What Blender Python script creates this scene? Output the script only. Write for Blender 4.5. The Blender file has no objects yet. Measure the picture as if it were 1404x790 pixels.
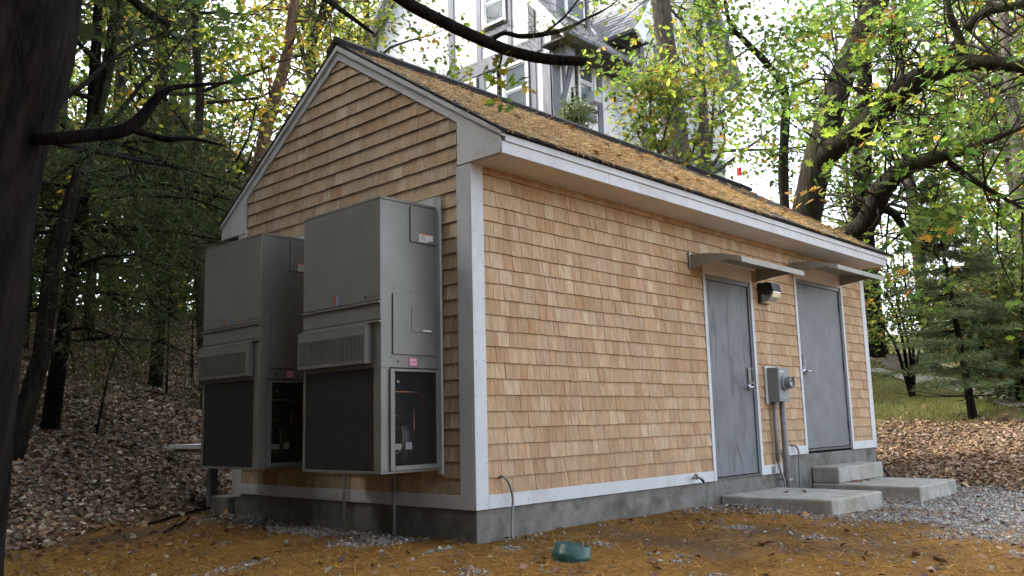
import bpy, math, random
import numpy as np
from mathutils import Matrix, Vector

sc = bpy.context.scene
COL = sc.collection

# ------------------------------------------------------------------ camera
F, CAM = 1195.16, np.array([-4.6826, -4.8281, 0.6437])
YAW, PIT, ROL = 0.755, 0.1538, -0.0244
def cam_axes():
    cy, sy, cp, sp = math.cos(YAW), math.sin(YAW), math.cos(PIT), math.sin(PIT)
    f = np.array([cy*cp, sy*cp, sp]); r = np.array([sy, -cy, 0.0]); u = np.cross(r, f)
    c, s = math.cos(ROL), math.sin(ROL)
    return c*r + s*u, -s*r + c*u, f
AR, AU, AF = cam_axes()
cam = bpy.data.cameras.new("camera"); cam_o = bpy.data.objects.new("camera", cam); COL.objects.link(cam_o)
cam.sensor_width = 36; cam.lens = F*36/1404; cam.clip_start = 0.05; cam.clip_end = 2000
cam_o.matrix_world = Matrix(((AR[0], AU[0], -AF[0], CAM[0]), (AR[1], AU[1], -AF[1], CAM[1]), (AR[2], AU[2], -AF[2], CAM[2]), (0, 0, 0, 1)))
sc.camera = cam_o

# ------------------------------------------------------------------ world, sun, exposure
SUN_EL, SUN_AZ = math.radians(46), math.radians(122)      # azimuth of the sun seen from the scene, from +X towards +Y
w = bpy.data.worlds.new("World"); sc.world = w; w.use_nodes = True
nt = w.node_tree; bg = nt.nodes["Background"]
sky = nt.nodes.new("ShaderNodeTexSky"); sky.sky_type = 'NISHITA'; sky.sun_disc = False
sky.sun_elevation = SUN_EL; sky.sun_rotation = math.pi/2 - SUN_AZ
sky.air_density = 1.0; sky.dust_density = 4.0; sky.ozone_density = 1.0
hsv = nt.nodes.new("ShaderNodeHueSaturation"); hsv.inputs["Saturation"].default_value = 0.45
nt.links.new(sky.outputs[0], hsv.inputs["Color"]); nt.links.new(hsv.outputs[0], bg.inputs[0])
bg.inputs[1].default_value = 0.15
sl = bpy.data.lights.new("sun", 'SUN'); sl.energy = 1.5; sl.angle = math.radians(22); sl.color = (1.0, 0.95, 0.87)
so = bpy.data.objects.new("sun", sl); COL.objects.link(so)
sd = Vector((math.cos(SUN_EL)*math.cos(SUN_AZ), math.cos(SUN_EL)*math.sin(SUN_AZ), math.sin(SUN_EL)))
so.rotation_euler = sd.to_track_quat('Z', 'Y').to_euler(); so.location = sd*60
sc.view_settings.view_transform = 'Standard'; sc.view_settings.look = 'None'
sc.view_settings.gamma = 1.0; sc.view_settings.exposure = 2.65; sc.view_settings.use_curve_mapping = False
sc.render.engine = 'CYCLES'
sc.cycles.use_denoising = True
sc.cycles.max_bounces = 8; sc.cycles.diffuse_bounces = 4; sc.cycles.transmission_bounces = 6; sc.cycles.transparent_max_bounces = 8

# ------------------------------------------------------------------ helpers
RNG = np.random.default_rng(7)
random.seed(3)
def ray(px, py): return AF + AR*((px-702)/F) - AU*((py-395)/F)
def at(px, py, D): return CAM + ray(px, py)*D
def sstep(a, b, x):
    t = np.clip((np.asarray(x, float)-a)/(b-a), 0, 1); return t*t*(3-2*t)
_LAT = np.random.default_rng(11).random((257, 257))
def vnoise(x, y):
    x = np.asarray(x, float); y = np.asarray(y, float)
    xi = np.floor(x).astype(int); yi = np.floor(y).astype(int); fx = x-xi; fy = y-yi
    fx = fx*fx*(3-2*fx); fy = fy*fy*(3-2*fy); xi %= 256; yi %= 256
    return (_LAT[xi, yi]*(1-fx)+_LAT[xi+1, yi]*fx)*(1-fy)+(_LAT[xi, yi+1]*(1-fx)+_LAT[xi+1, yi+1]*fx)*fy
def fbm(x, y, o=4):
    x = np.asarray(x, float); y = np.asarray(y, float)
    s = 0; a = .5
    for i in range(o): s = s+a*vnoise(x*2**i+17*i, y*2**i+31*i); a *= .5
    return s/(1-.5**o)

def terrain(x, y):
    x = np.asarray(x, float); y = np.asarray(y, float)
    dx = np.maximum(np.maximum(-x, x-7.8), 0); dy = np.maximum(np.maximum(-y, y-3.6), 0)
    front = np.hypot(np.maximum(-x, 0), np.maximum(-y, 0))
    z = -.235-.075*np.maximum(front-.3, 0)+.03*np.minimum(front, 3)*0
    z = z-.03*sstep(2.5, 6, x)*sstep(.2, -1.5, y)
    t = np.maximum(y-4.2, 0); hill = .33*(np.sqrt(t*t+.6)-.77)
    hill = np.where(hill > 3.6, 3.6+(hill-3.6)*.25, hill)
    t2 = np.maximum(x-8.2, 0); rr = .135*(np.sqrt(t2*t2+1.5)-1.22)
    rr = np.where(rr > 2.35, 2.35+(rr-2.35)*.02, rr)
    z = z+np.maximum(hill, 0)+np.maximum(rr, 0)*sstep(-14, 0, y)
    far = sstep(9, 16, np.hypot(x, y))
    z = z+(fbm(x*.9, y*.9, 3)-.5)*(.05+.25*far)
    z = z+(fbm(x*4, y*4, 3)-.5)*.035*sstep(.0, .5, np.maximum(dx, dy))
    return z
def hit(px, py, d0=4.0, d1=70):
    d = ray(px, py); t = np.arange(d0, d1, .03); P = CAM+t[:, None]*d
    b = P[:, 2] < terrain(P[:, 0], P[:, 1])
    i = int(np.argmax(b)) if b.any() else len(t)-1
    return P[i].copy(), t[i]

class MB:
    def __init__(s): s.v = []; s.f = []
    def add(s, vs, fs):
        o = len(s.v); s.v += [tuple(map(float, v)) for v in vs]; s.f += [tuple(i+o for i in f) for f in fs]; return s
    def box(s, x0, x1, y0, y1, z0, z1):
        if x0 > x1: x0, x1 = x1, x0
        if y0 > y1: y0, y1 = y1, y0
        if z0 > z1: z0, z1 = z1, z0
        return s.add([(x0, y0, z0), (x1, y0, z0), (x1, y1, z0), (x0, y1, z0), (x0, y0, z1), (x1, y0, z1), (x1, y1, z1), (x0, y1, z1)],
                     [(0, 3, 2, 1), (4, 5, 6, 7), (0, 1, 5, 4), (1, 2, 6, 5), (2, 3, 7, 6), (3, 0, 4, 7)])
    def prism(s, poly, axis, a, b):
        """poly in the two other axes (in xyz order), extruded along axis from a to b"""
        def mk(p, t):
            q = list(p); q.insert(axis, t); return q
        n = len(poly)
        vs = [mk(p, a) for p in poly]+[mk(p, b) for p in poly]
        fs = [tuple(range(n)), tuple(range(2*n-1, n-1, -1))]+[(i, i+n, (i+1) % n+n, (i+1) % n) for i in range(n)]
        return s.add(vs, fs)
    def tube(s, pts, rad, n=8, cap=True):
        pts = np.array(pts, float); m = len(pts)
        if np.isscalar(rad): rad = [rad]*m
        tang = np.gradient(pts, axis=0) if m > 2 else np.array([pts[1]-pts[0]]*2)
        tang /= np.linalg.norm(tang, axis=1)[:, None]+1e-9
        ref = np.array([0, 0, 1.0]) if abs(tang[0][2]) < .9 else np.array([1.0, 0, 0])
        u = np.cross(tang[0], ref); u /= np.linalg.norm(u); vs = []
        for i in range(m):
            u = u-tang[i]*np.dot(u, tang[i]); u /= np.linalg.norm(u)+1e-9; v = np.cross(tang[i], u)
            for k in range(n):
                a = 2*math.pi*k/n; vs.append(pts[i]+rad[i]*(math.cos(a)*u+math.sin(a)*v))
        fs = [(i*n+k, i*n+(k+1) % n, (i+1)*n+(k+1) % n, (i+1)*n+k) for i in range(m-1) for k in range(n)]
        if cap: fs += [tuple(range(n-1, -1, -1)), tuple(range((m-1)*n, m*n))]
        return s.add(vs, fs)
    def lathe(s, prof, c, axis=2, n=20):
        """prof: [(r, t)...] turned about an axis through c"""
        c = np.array(c, float); vs = []
        ax = [(1, 2), (2, 0), (0, 1)][axis]
        for r, t in prof:
            for k in range(n):
                a = 2*math.pi*k/n; p = c.copy(); p[ax[0]] += r*math.cos(a); p[ax[1]] += r*math.sin(a); p[axis] += t; vs.append(p)
        m = len(prof)
        fs = [(i*n+k, i*n+(k+1) % n, (i+1)*n+(k+1) % n, (i+1)*n+k) for i in range(m-1) for k in range(n)]
        fs += [tuple(range(n-1, -1, -1)), tuple(range((m-1)*n, m*n))]
        return s.add(vs, fs)

ORIG = {}
def link(name, me, material, parent=None, smooth=False, bevel=0, segs=2):
    o = bpy.data.objects.new(name, me); COL.objects.link(o)
    if material is not None and not me.materials: me.materials.append(material)
    if parent is not None: o.parent = parent; ORIG[o.name] = ORIG[parent.name]
    else: ORIG[o.name] = np.zeros(3)
    if smooth: me.polygons.foreach_set("use_smooth", [True]*len(me.polygons))
    if bevel:
        b = o.modifiers.new("bevel", 'BEVEL'); b.width = bevel; b.segments = segs; b.limit_method = 'ANGLE'; b.angle_limit = math.radians(40)
    return o
def obj(name, mb, material, parent=None, **k):
    off = ORIG[parent.name] if parent is not None else np.zeros(3)
    me = bpy.data.meshes.new(name)
    me.from_pydata([tuple(np.array(v)-off) for v in mb.v], [], mb.f)
    me.update()
    return link(name, me, material, parent, **k)
def tag(o, label=None, cat=None, group=None, kind=None):
    if label: o["label"] = label
    if cat: o["category"] = cat
    if group: o["group"] = group
    if kind: o["kind"] = kind
    return o
def thing(name, label, cat, loc, group=None):
    o = bpy.data.objects.new(name, None); COL.objects.link(o); o.location = tuple(map(float, loc)); o.empty_display_size = .3
    ORIG[o.name] = np.array(loc, float)
    return tag(o, label, cat, group)
def dup(root, delta, label=None):
    def cp(o, par):
        c = o.copy(); COL.objects.link(c)
        if par is not None: c.parent = par
        for ch in o.children: cp(ch, c)
        return c
    r = cp(root, None); r.location = Vector(root.location)+Vector(delta)
    if label: r["label"] = label
    return r

def arr_mesh(name, V, Fc, nper, colors=None, material=None, parent=None, smooth=False):
    """big mesh from arrays; Fc (n, nper) indices; colors per vertex"""
    off = ORIG[parent.name] if parent is not None else np.zeros(3)
    me = bpy.data.meshes.new(name)
    V = np.ascontiguousarray(V-off, dtype=np.float32); Fc = np.ascontiguousarray(Fc, dtype=np.int32)
    me.vertices.add(len(V)); me.vertices.foreach_set("co", V.ravel())
    me.loops.add(Fc.size); me.loops.foreach_set("vertex_index", Fc.ravel())
    me.polygons.add(len(Fc)); me.polygons.foreach_set("loop_start", np.arange(0, Fc.size, nper, dtype=np.int32))
    me.polygons.foreach_set("loop_total", np.full(len(Fc), nper, dtype=np.int32))
    if colors is not None:
        a = me.attributes.new("col", 'FLOAT_COLOR', 'POINT')
        c = np.ones((len(V), 4), np.float32); c[:, :3] = colors; a.data.foreach_set("color", c.ravel())
    me.update(calc_edges=True)
    me.polygons.foreach_set("use_smooth", [bool(smooth)]*len(me.polygons))
    return link(name, me, material, parent, smooth=smooth)

# ------------------------------------------------------------------ materials
def newmat(name):
    m = bpy.data.materials.new(name); m.use_nodes = True; t = m.node_tree
    b = t.nodes["Principled BSDF"]; return m, t, b
def N(t, kind, **k):
    n = t.nodes.new(kind)
    for a, v in k.items():
        if a in n.inputs.keys(): n.inputs[a].default_value = v
        else: setattr(n, a, v)
    return n
def mottled(name, c0, c1, scale=8, rough=.7, bump=.2, bscale=60, stretch=(1, 1, 1), metallic=0, detail=6, c2=None, spots=0, spec=.4, lo=.35, hi=.65, bdist=.004):
    m, t, b = newmat(name); L = t.links
    g = N(t, "ShaderNodeNewGeometry"); mp = N(t, "ShaderNodeMapping"); mp.inputs["Scale"].default_value = stretch
    L.new(g.outputs["Position"], mp.inputs[0])
    n = N(t, "ShaderNodeTexNoise", Scale=scale, Detail=detail, Roughness=.62); L.new(mp.outputs[0], n.inputs["Vector"])
    r = N(t, "ShaderNodeValToRGB"); r.color_ramp.elements[0].position = lo; r.color_ramp.elements[1].position = hi
    r.color_ramp.elements[0].color = (*c0, 1); r.color_ramp.elements[1].color = (*c1, 1); L.new(n.outputs[0], r.inputs[0])
    out = r.outputs[0]
    if c2 is not None:
        n2 = N(t, "ShaderNodeTexNoise", Scale=spots, Detail=8, Roughness=.7); L.new(mp.outputs[0], n2.inputs["Vector"])
        r2 = N(t, "ShaderNodeValToRGB"); r2.color_ramp.elements[0].position = .5; r2.color_ramp.elements[1].position = .68
        L.new(n2.outputs[0], r2.inputs[0])
        mx = N(t, "ShaderNodeMix", data_type='RGBA'); L.new(r2.outputs[0], mx.inputs[0]); L.new(out, mx.inputs[6]); mx.inputs[7].default_value = (*c2, 1)
        out = mx.outputs[2]
    L.new(out, b.inputs["Base Color"]); b.inputs["Roughness"].default_value = rough; b.inputs["Metallic"].default_value = metallic
    b.inputs["Specular IOR Level"].default_value = spec
    if bump:
        n3 = N(t, "ShaderNodeTexNoise", Scale=bscale, Detail=5, Roughness=.6); L.new(mp.outputs[0], n3.inputs["Vector"])
        bp = N(t, "ShaderNodeBump", Strength=bump, Distance=bdist); L.new(n3.outputs[0], bp.inputs["Height"]); L.new(bp.outputs[0], b.inputs["Normal"])
    return m
def plain(name, c, rough=.5, metallic=0, spec=.5):
    return mottled(name, tuple(x*.9 for x in c), tuple(min(1, x*1.08) for x in c), scale=14, rough=rough, bump=.05, bscale=150, metallic=metallic, spec=spec)

def attr_mat(name, translucency=0, rough=.6, noise=0, nscale=30, stretch=(1, 1, 1), bump=0, spec=.3, dark=.6, tgain=1.0):
    """colour from the mesh's own 'col' attribute, broken up by noise; optional light passing through (leaves)"""
    m, t, b = newmat(name); L = t.links
    a = N(t, "ShaderNodeAttribute", attribute_name="col"); col = a.outputs["Color"]
    if noise or bump:
        g = N(t, "ShaderNodeNewGeometry"); mp = N(t, "ShaderNodeMapping"); mp.inputs["Scale"].default_value = stretch
        L.new(g.outputs["Position"], mp.inputs[0])
        n = N(t, "ShaderNodeTexNoise", Scale=nscale, Detail=6, Roughness=.65); L.new(mp.outputs[0], n.inputs["Vector"])
        r = N(t, "ShaderNodeMapRange"); r.inputs[1].default_value = .3; r.inputs[2].default_value = .7
        r.inputs[3].default_value = 1-noise*dark; r.inputs[4].default_value = 1+noise*.4; L.new(n.outputs[0], r.inputs[0])
        mx = N(t, "ShaderNodeMix", data_type='RGBA', blend_type='MULTIPLY'); mx.inputs[0].default_value = 1
        L.new(col, mx.inputs[6]); L.new(r.outputs[0], mx.inputs[7]); col = mx.outputs[2]
        if bump:
            bp = N(t, "ShaderNodeBump", Strength=bump, Distance=.01); L.new(n.outputs[0], bp.inputs["Height"]); L.new(bp.outputs[0], b.inputs["Normal"])
    L.new(col, b.inputs["Base Color"]); b.inputs["Roughness"].default_value = rough; b.inputs["Specular IOR Level"].default_value = spec
    if translucency:
        tr = N(t, "ShaderNodeBsdfTranslucent")
        tc = N(t, "ShaderNodeMix", data_type='RGBA', blend_type='MULTIPLY'); tc.inputs[0].default_value = 1; L.new(col, tc.inputs[6]); tc.inputs[7].default_value = (tgain, tgain, tgain*.9, 1); L.new(tc.outputs[2], tr.inputs[0])
        ms = N(t, "ShaderNodeMixShader"); ms.inputs[0].default_value = translucency
        L.new(b.outputs[0], ms.inputs[1]); L.new(tr.outputs[0], ms.inputs[2]); L.new(ms.outputs[0], t.nodes["Material Output"].inputs[0])
    return m

def cedar_mat():
    m, t, b = newmat("cedar"); L = t.links
    a = N(t, "ShaderNodeAttribute", attribute_name="col")
    g = N(t, "ShaderNodeNewGeometry")
    # shift the grain by each shingle's own random value so that it breaks at every joint
    sh = N(t, "ShaderNodeVectorMath", operation='ADD'); L.new(g.outputs["Position"], sh.inputs[0])
    sc_ = N(t, "ShaderNodeVectorMath", operation='SCALE'); L.new(a.outputs["Color"], sc_.inputs[0]); sc_.inputs["Scale"].default_value = 37.0
    L.new(sc_.outputs[0], sh.inputs[1])
    mp = N(t, "ShaderNodeMapping"); mp.inputs["Scale"].default_value = (30, 30, 1.6); L.new(sh.outputs[0], mp.inputs[0])
    n = N(t, "ShaderNodeTexNoise", Scale=1.6, Detail=7, Roughness=.65, Distortion=.35); L.new(mp.outputs[0], n.inputs["Vector"])
    r = N(t, "ShaderNodeMapRange"); r.inputs[1].default_value = .28; r.inputs[2].default_value = .72; r.inputs[3].default_value = .62; r.inputs[4].default_value = 1.20; L.new(n.outputs[0], r.inputs[0])
    mx = N(t, "ShaderNodeMix", data_type='RGBA', blend_type='MULTIPLY'); mx.inputs[0].default_value = 1
    L.new(a.outputs["Color"], mx.inputs[6]); L.new(r.outputs[0], mx.inputs[7])
    # reddish heartwood streaks, a few per wall
    mp2 = N(t, "ShaderNodeMapping"); mp2.inputs["Scale"].default_value = (9, 9, 2.2); L.new(sh.outputs[0], mp2.inputs[0])
    n2 = N(t, "ShaderNodeTexNoise", Scale=1.0, Detail=5, Roughness=.6, Distortion=.8); L.new(mp2.outputs[0], n2.inputs["Vector"])
    r2 = N(t, "ShaderNodeMapRange"); r2.inputs[1].default_value = .57; r2.inputs[2].default_value = .74; r2.inputs[3].default_value = 0; r2.inputs[4].default_value = .85; L.new(n2.outputs[0], r2.inputs[0])
    m2 = N(t, "ShaderNodeMix", data_type='RGBA'); L.new(r2.outputs[0], m2.inputs[0]); L.new(mx.outputs[2], m2.inputs[6]); m2.inputs[7].default_value = (.36, .155, .06, 1)
    # grey weather marks
    n3 = N(t, "ShaderNodeTexNoise", Scale=1.7, Detail=6, Roughness=.7); L.new(g.outputs["Position"], n3.inputs["Vector"])
    r3 = N(t, "ShaderNodeMapRange"); r3.inputs[1].default_value = .60; r3.inputs[2].default_value = .78; r3.inputs[3].default_value = 0; r3.inputs[4].default_value = .5; L.new(n3.outputs[0], r3.inputs[0])
    m3 = N(t, "ShaderNodeMix", data_type='RGBA'); L.new(r3.outputs[0], m3.inputs[0]); L.new(m2.outputs[2], m3.inputs[6]); m3.inputs[7].default_value = (.30, .22, .16, 1)
    mp4 = N(t, "ShaderNodeMapping"); mp4.inputs["Scale"].default_value = (55, 55, 6); L.new(sh.outputs[0], mp4.inputs[0])
    n4 = N(t, "ShaderNodeTexNoise", Scale=1.0, Detail=3, Roughness=.5); L.new(mp4.outputs[0], n4.inputs["Vector"])
    r4 = N(t, "ShaderNodeMapRange"); r4.inputs[1].default_value = .69; r4.inputs[2].default_value = .76; r4.inputs[3].default_value = 0; r4.inputs[4].default_value = .75; L.new(n4.outputs[0], r4.inputs[0])
    m4 = N(t, "ShaderNodeMix", data_type='RGBA'); L.new(r4.outputs[0], m4.inputs[0]); L.new(m3.outputs[2], m4.inputs[6]); m4.inputs[7].default_value = (.15, .075, .035, 1)
    sz = N(t, "ShaderNodeSeparateXYZ"); L.new(g.outputs["Position"], sz.inputs[0])
    r5 = N(t, "ShaderNodeMapRange"); r5.inputs[1].default_value = .55; r5.inputs[2].default_value = .10; r5.inputs[3].default_value = 0; r5.inputs[4].default_value = 1; L.new(sz.outputs[2], r5.inputs[0])
    n5 = N(t, "ShaderNodeTexNoise", Scale=5.0, Detail=7, Roughness=.7); L.new(g.outputs["Position"], n5.inputs["Vector"])
    r6 = N(t, "ShaderNodeMapRange"); r6.inputs[1].default_value = .46; r6.inputs[2].default_value = .72; r6.inputs[3].default_value = 0; r6.inputs[4].default_value = .7; L.new(n5.outputs[0], r6.inputs[0])
    mu5 = N(t, "ShaderNodeMath", operation='MULTIPLY'); L.new(r5.outputs[0], mu5.inputs[0]); L.new(r6.outputs[0], mu5.inputs[1])
    m5 = N(t, "ShaderNodeMix", data_type='RGBA'); L.new(mu5.outputs[0], m5.inputs[0]); L.new(m4.outputs[2], m5.inputs[6]); m5.inputs[7].default_value = (.23, .175, .12, 1)
    L.new(m5.outputs[2], b.inputs["Base Color"]); b.inputs["Roughness"].default_value = .75; b.inputs["Specular IOR Level"].default_value = .25
    bp = N(t, "ShaderNodeBump", Strength=.25, Distance=.003); L.new(n.outputs[0], bp.inputs["Height"]); L.new(bp.outputs[0], b.inputs["Normal"])
    return m
def glass_mat(name, c=(.9, .95, .95), rough=.05, alpha=1.0):
    m, t, b = newmat(name); b.inputs["Base Color"].default_value = (*c, 1); b.inputs["Roughness"].default_value = rough
    b.inputs["Transmission Weight"].default_value = alpha; b.inputs["IOR"].default_value = 1.35
    return m

M = {}
M['cedar'] = cedar_mat()
M['sheath'] = mottled("wall_sheathing", (.06, .035, .02), (.09, .05, .03))
M['trim'] = mottled("grey_white_trim", (.50, .515, .535), (.56, .575, .59), scale=3, rough=.55, bump=.04, bscale=90, c2=(.44, .43, .42), spots=2.2)
M['soffit'] = mottled("soffit_paint", (.52, .48, .45), (.60, .55, .51), scale=2, rough=.6, bump=.04)
M['screw'] = plain("screw_head", (.06, .06, .06), .5)
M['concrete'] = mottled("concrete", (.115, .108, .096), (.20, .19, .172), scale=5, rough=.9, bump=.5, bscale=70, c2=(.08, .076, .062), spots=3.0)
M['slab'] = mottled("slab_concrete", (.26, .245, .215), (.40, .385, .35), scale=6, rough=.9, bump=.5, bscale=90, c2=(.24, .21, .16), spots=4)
M['ac'] = mottled("putty_steel", (.165, .165, .150), (.20, .197, .182), scale=3, rough=.45, bump=.03, bscale=200, spec=.3, metallic=.4)
M['acgalv'] = mottled("flange_steel", (.42, .43, .43), (.50, .51, .52), scale=6, rough=.45, metallic=.3, bump=.02)
M['coil'] = mottled("coil_fins", (.022, .023, .023), (.036, .037, .036), scale=20, rough=.6)
M['black'] = plain("black_enamel", (.015, .015, .015), .35)
M['rubber'] = plain("black_rubber", (.03, .03, .03), .7)
M['copper'] = plain("copper", (.34, .15, .085), .35, metallic=1)
M['paper'] = plain("sticker_paper", (.62, .62, .60), .6)
M['orange'] = plain("sticker_orange", (.6, .13, .03), .5)
M['red'] = plain("emblem_red", (.5, .03, .03), .5)
M['blue'] = plain("emblem_blue", (.03, .16, .5), .5)
M['pink'] = plain("sticker_pink", (.62, .32, .40), .5)
M['magenta'] = plain("sticker_magenta", (.35, .03, .12), .5)
M['ink'] = plain("print_ink", (.03, .03, .03), .6)
M['galv'] = mottled("galvanised_steel", (.15, .16, .18), (.22, .235, .26), scale=5, rough=.5, metallic=.25, bump=.05, bscale=40, c2=(.12, .13, .15), spots=5)
M['door'] = None
M['canopy'] = mottled("canopy_metal", (.24, .232, .195), (.285, .275, .235), scale=2, rough=.5, bump=.02)
M['meter'] = mottled("meter_grey", (.20, .21, .21), (.26, .27, .27), scale=8, rough=.5, bump=.03)
M['conduit'] = mottled("conduit_grey", (.17, .165, .16), (.25, .24, .23), scale=8, rough=.55, bump=.05)
M['chrome'] = plain("steel_hardware", (.45, .45, .46), .3, metallic=.9)
M['glass'] = glass_mat("clear_glass", rough=.08)
M['shingle'] = attr_mat("asphalt_shingle", rough=.9, noise=.6, nscale=90, bump=.4)
M['ridge'] = mottled("ridge_vent", (.006, .006, .007), (.016, .016, .018), scale=40, rough=.9, bump=.4)
M['leaf'] = attr_mat("leaf", translucency=.55, rough=.5, spec=.3, tgain=1.8)
M['needle'] = attr_mat("pine_needle_green", translucency=.25, rough=.6, spec=.2)
M['litter'] = attr_mat("dead_leaf", translucency=.1, rough=.55, spec=.35)
M['dryneedle'] = attr_mat("dry_needle", translucency=.15, rough=.6, spec=.2)
M['stone'] = attr_mat("gravel_stone", rough=.85, noise=.4, nscale=80, bump=.2)
M['ground'] = attr_mat("ground_cover", rough=.95, noise=.75, nscale=22, bump=.7, spec=.1)
M['bark'] = mottled("grey_bark", (.05, .042, .034), (.14, .12, .10), scale=26, rough=.95, bump=1.0, bscale=38, stretch=(1, 1, .18), bdist=.03, spec=.08)
M['bark2'] = mottled("oak_bark", (.011, .009, .007), (.040, .033, .025), scale=22, rough=.95, bump=1.0, bscale=30, stretch=(1, 1, .25), bdist=.03, c2=(.036, .045, .016), spots=1.6, spec=.08)
M['barkd'] = mottled("dark_pine_bark", (.0035, .0028, .0026), (.016, .0125, .0105), scale=14, rough=.95, bump=1.0, bscale=16, stretch=(1, 1, .16), bdist=.04, spec=.08)
M['barkr'] = mottled("reddish_pine_bark", (.10, .062, .045), (.22, .145, .11), scale=26, rough=.95, bump=.9, bscale=40, stretch=(1, 1, .3), bdist=.02, spec=.08)
M['stucco'] = mottled("white_stucco", (.76, .77, .79), (.84, .85, .86), scale=3, rough=.9, bump=.3, bscale=120)
M['timber'] = mottled("grey_timber", (.15, .155, .18), (.20, .205, .235), scale=8, rough=.8, bump=.2, stretch=(1, 1, .3))
M['eave'] = plain("dark_eave_boards", (.05, .045, .045), .8)
M['slate'] = mottled("house_roof_shingle", (.20, .20, .205), (.36, .36, .36), scale=14, rough=.9, bump=.4)
M['pane'] = None
M['dial'] = plain("dial_plate", (.52, .52, .50), .5)
M['lens'] = glass_mat("frosted_lens", (.85, .88, .88), rough=.35)
M['green'] = mottled("green_plastic", (.012, .050, .042), (.022, .075, .062), scale=12, rough=.38, bump=.05)
M['path'] = mottled("path_gravel", (.22, .20, .18), (.34, .32, .29), scale=12, rough=.95, bump=.5)
M['wood'] = mottled("weathered_wood", (.16, .13, .10), (.26, .22, .18), scale=12, rough=.85, bump=.3, stretch=(1, 1, .3))

def door_mat():
    m, t, b = newmat("galvanised_door"); L = t.links
    g = N(t, "ShaderNodeNewGeometry")
    n = N(t, "ShaderNodeTexNoise", Scale=3.2, Detail=8, Roughness=.7); L.new(g.outputs["Position"], n.inputs["Vector"])
    r = N(t, "ShaderNodeValToRGB"); r.color_ramp.elements[0].position = .36; r.color_ramp.elements[1].position = .64
    r.color_ramp.elements[0].color = (.112, .118, .127, 1); r.color_ramp.elements[1].color = (.158, .166, .180, 1); L.new(n.outputs[0], r.inputs[0])
    # drip streaks: noise ridges stretched down the door
    mp = N(t, "ShaderNodeMapping"); mp.inputs["Scale"].default_value = (5.0, 5.0, .75); L.new(g.outputs["Position"], mp.inputs[0])
    n2 = N(t, "ShaderNodeTexNoise", Scale=1.0, Detail=3, Roughness=.5, Distortion=.6); L.new(mp.outputs[0], n2.inputs["Vector"])
    s = N(t, "ShaderNodeMath", operation='SUBTRACT'); L.new(n2.outputs[0], s.inputs[0]); s.inputs[1].default_value = .5
    ab = N(t, "ShaderNodeMath", operation='ABSOLUTE'); L.new(s.outputs[0], ab.inputs[0])
    mr = N(t, "ShaderNodeMapRange"); mr.inputs[1].default_value = 0; mr.inputs[2].default_value = .030; mr.inputs[3].default_value = .72; mr.inputs[4].default_value = 0; L.new(ab.outputs[0], mr.inputs[0])
    sp = N(t, "ShaderNodeSeparateXYZ"); L.new(g.outputs["Position"], sp.inputs[0])
    mk = N(t, "ShaderNodeMapRange"); mk.inputs[1].default_value = 4.7; mk.inputs[2].default_value = 5.2; mk.inputs[3].default_value = 1; mk.inputs[4].default_value = .04; L.new(sp.outputs[0], mk.inputs[0])
    mu = N(t, "ShaderNodeMath", operation='MULTIPLY'); L.new(mr.outputs[0], mu.inputs[0]); L.new(mk.outputs[0], mu.inputs[1])
    mx = N(t, "ShaderNodeMix", data_type='RGBA'); L.new(mu.outputs[0], mx.inputs[0]); L.new(r.outputs[0], mx.inputs[6]); mx.inputs[7].default_value = (.042, .045, .053, 1)
    L.new(mx.outputs[2], b.inputs["Base Color"]); b.inputs["Roughness"].default_value = .55; b.inputs["Metallic"].default_value = .1
    return m
M['door'] = door_mat()
def pane_mat():
    m, t, b = newmat("house_window_pane"); b.inputs["Base Color"].default_value = (.11, .125, .14, 1); b.inputs["Roughness"].default_value = .1
    b.inputs["Specular IOR Level"].default_value = .5; return m
M['pane'] = pane_mat()

# ------------------------------------------------------------------ the setting: terrain
def axis_pts(lo, a, b, hi, fine, n):
    l = a-np.geomspace(.3, a-lo, n)[::-1]; r = b+np.geomspace(.3, hi-b, n)
    return np.concatenate([l, np.arange(a, b, fine), r])
def zones(x, y):
    """how much of each cover lies at a point: gravel, leaf litter, grass"""
    n1 = fbm(x*1.1+5, y*1.1, 4); n2 = fbm(x*3.1, y*3.1+9, 4)
    grav = sstep(2.2, 6.2, x+(n1-.5)*3)*sstep(.3, -.3, y-.4)*sstep(-6.6, -2.6, y+.45*(x-5)+(n1-.5)*2.4)
    grav = np.maximum(grav*.95, .42*sstep(.38, .12, np.abs(x+.22+(n1-.5)*.5))*sstep(.3, .9, y)*sstep(3.9, 3.2, y))
    grav = np.clip(grav*(.35+1.4*sstep(.38, .62, n2)), 0, 1)
    grav = np.maximum(grav, .55*sstep(.70, .80, n2)*sstep(-3, 0, x)*sstep(9, 7, x)*sstep(3, 1, y))
    lit = np.maximum(sstep(3.9, 5.2, y+(n1-.5)*1.6-.12*x), sstep(7.6, 8.8, x+(n1-.5)*1.2))
    grass = sstep(13.6, 16.2, x+.55*y+(n1-.5)*3.0)*sstep(9.0, 12.0, x)
    return grav*(1-lit), lit*(1-grass), grass
xs = axis_pts(-260, -5.5, 12.0, 420, .11, 46); ys = axis_pts(-260, -5.0, 9.0, 420, .11, 46)
GX, GY = np.meshgrid(xs, ys, indexing='ij'); GZ = terrain(GX, GY)
inside = (GX > .15) & (GX < 7.7) & (GY > .15) & (GY < 3.5); GZ[inside] -= .05
nx, ny = GX.shape; idx = np.arange(nx*ny).reshape(nx, ny)
FQ = np.stack([idx[:-1, :-1], idx[1:, :-1], idx[1:, 1:], idx[:-1, 1:]], -1).reshape(-1, 4)
gr, li, gs = zones(GX, GY)
nn = fbm(GX*2.3, GY*2.3, 4)[..., None]
c = np.array([.17, .088, .022])*(.45+1.1*nn)
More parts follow.
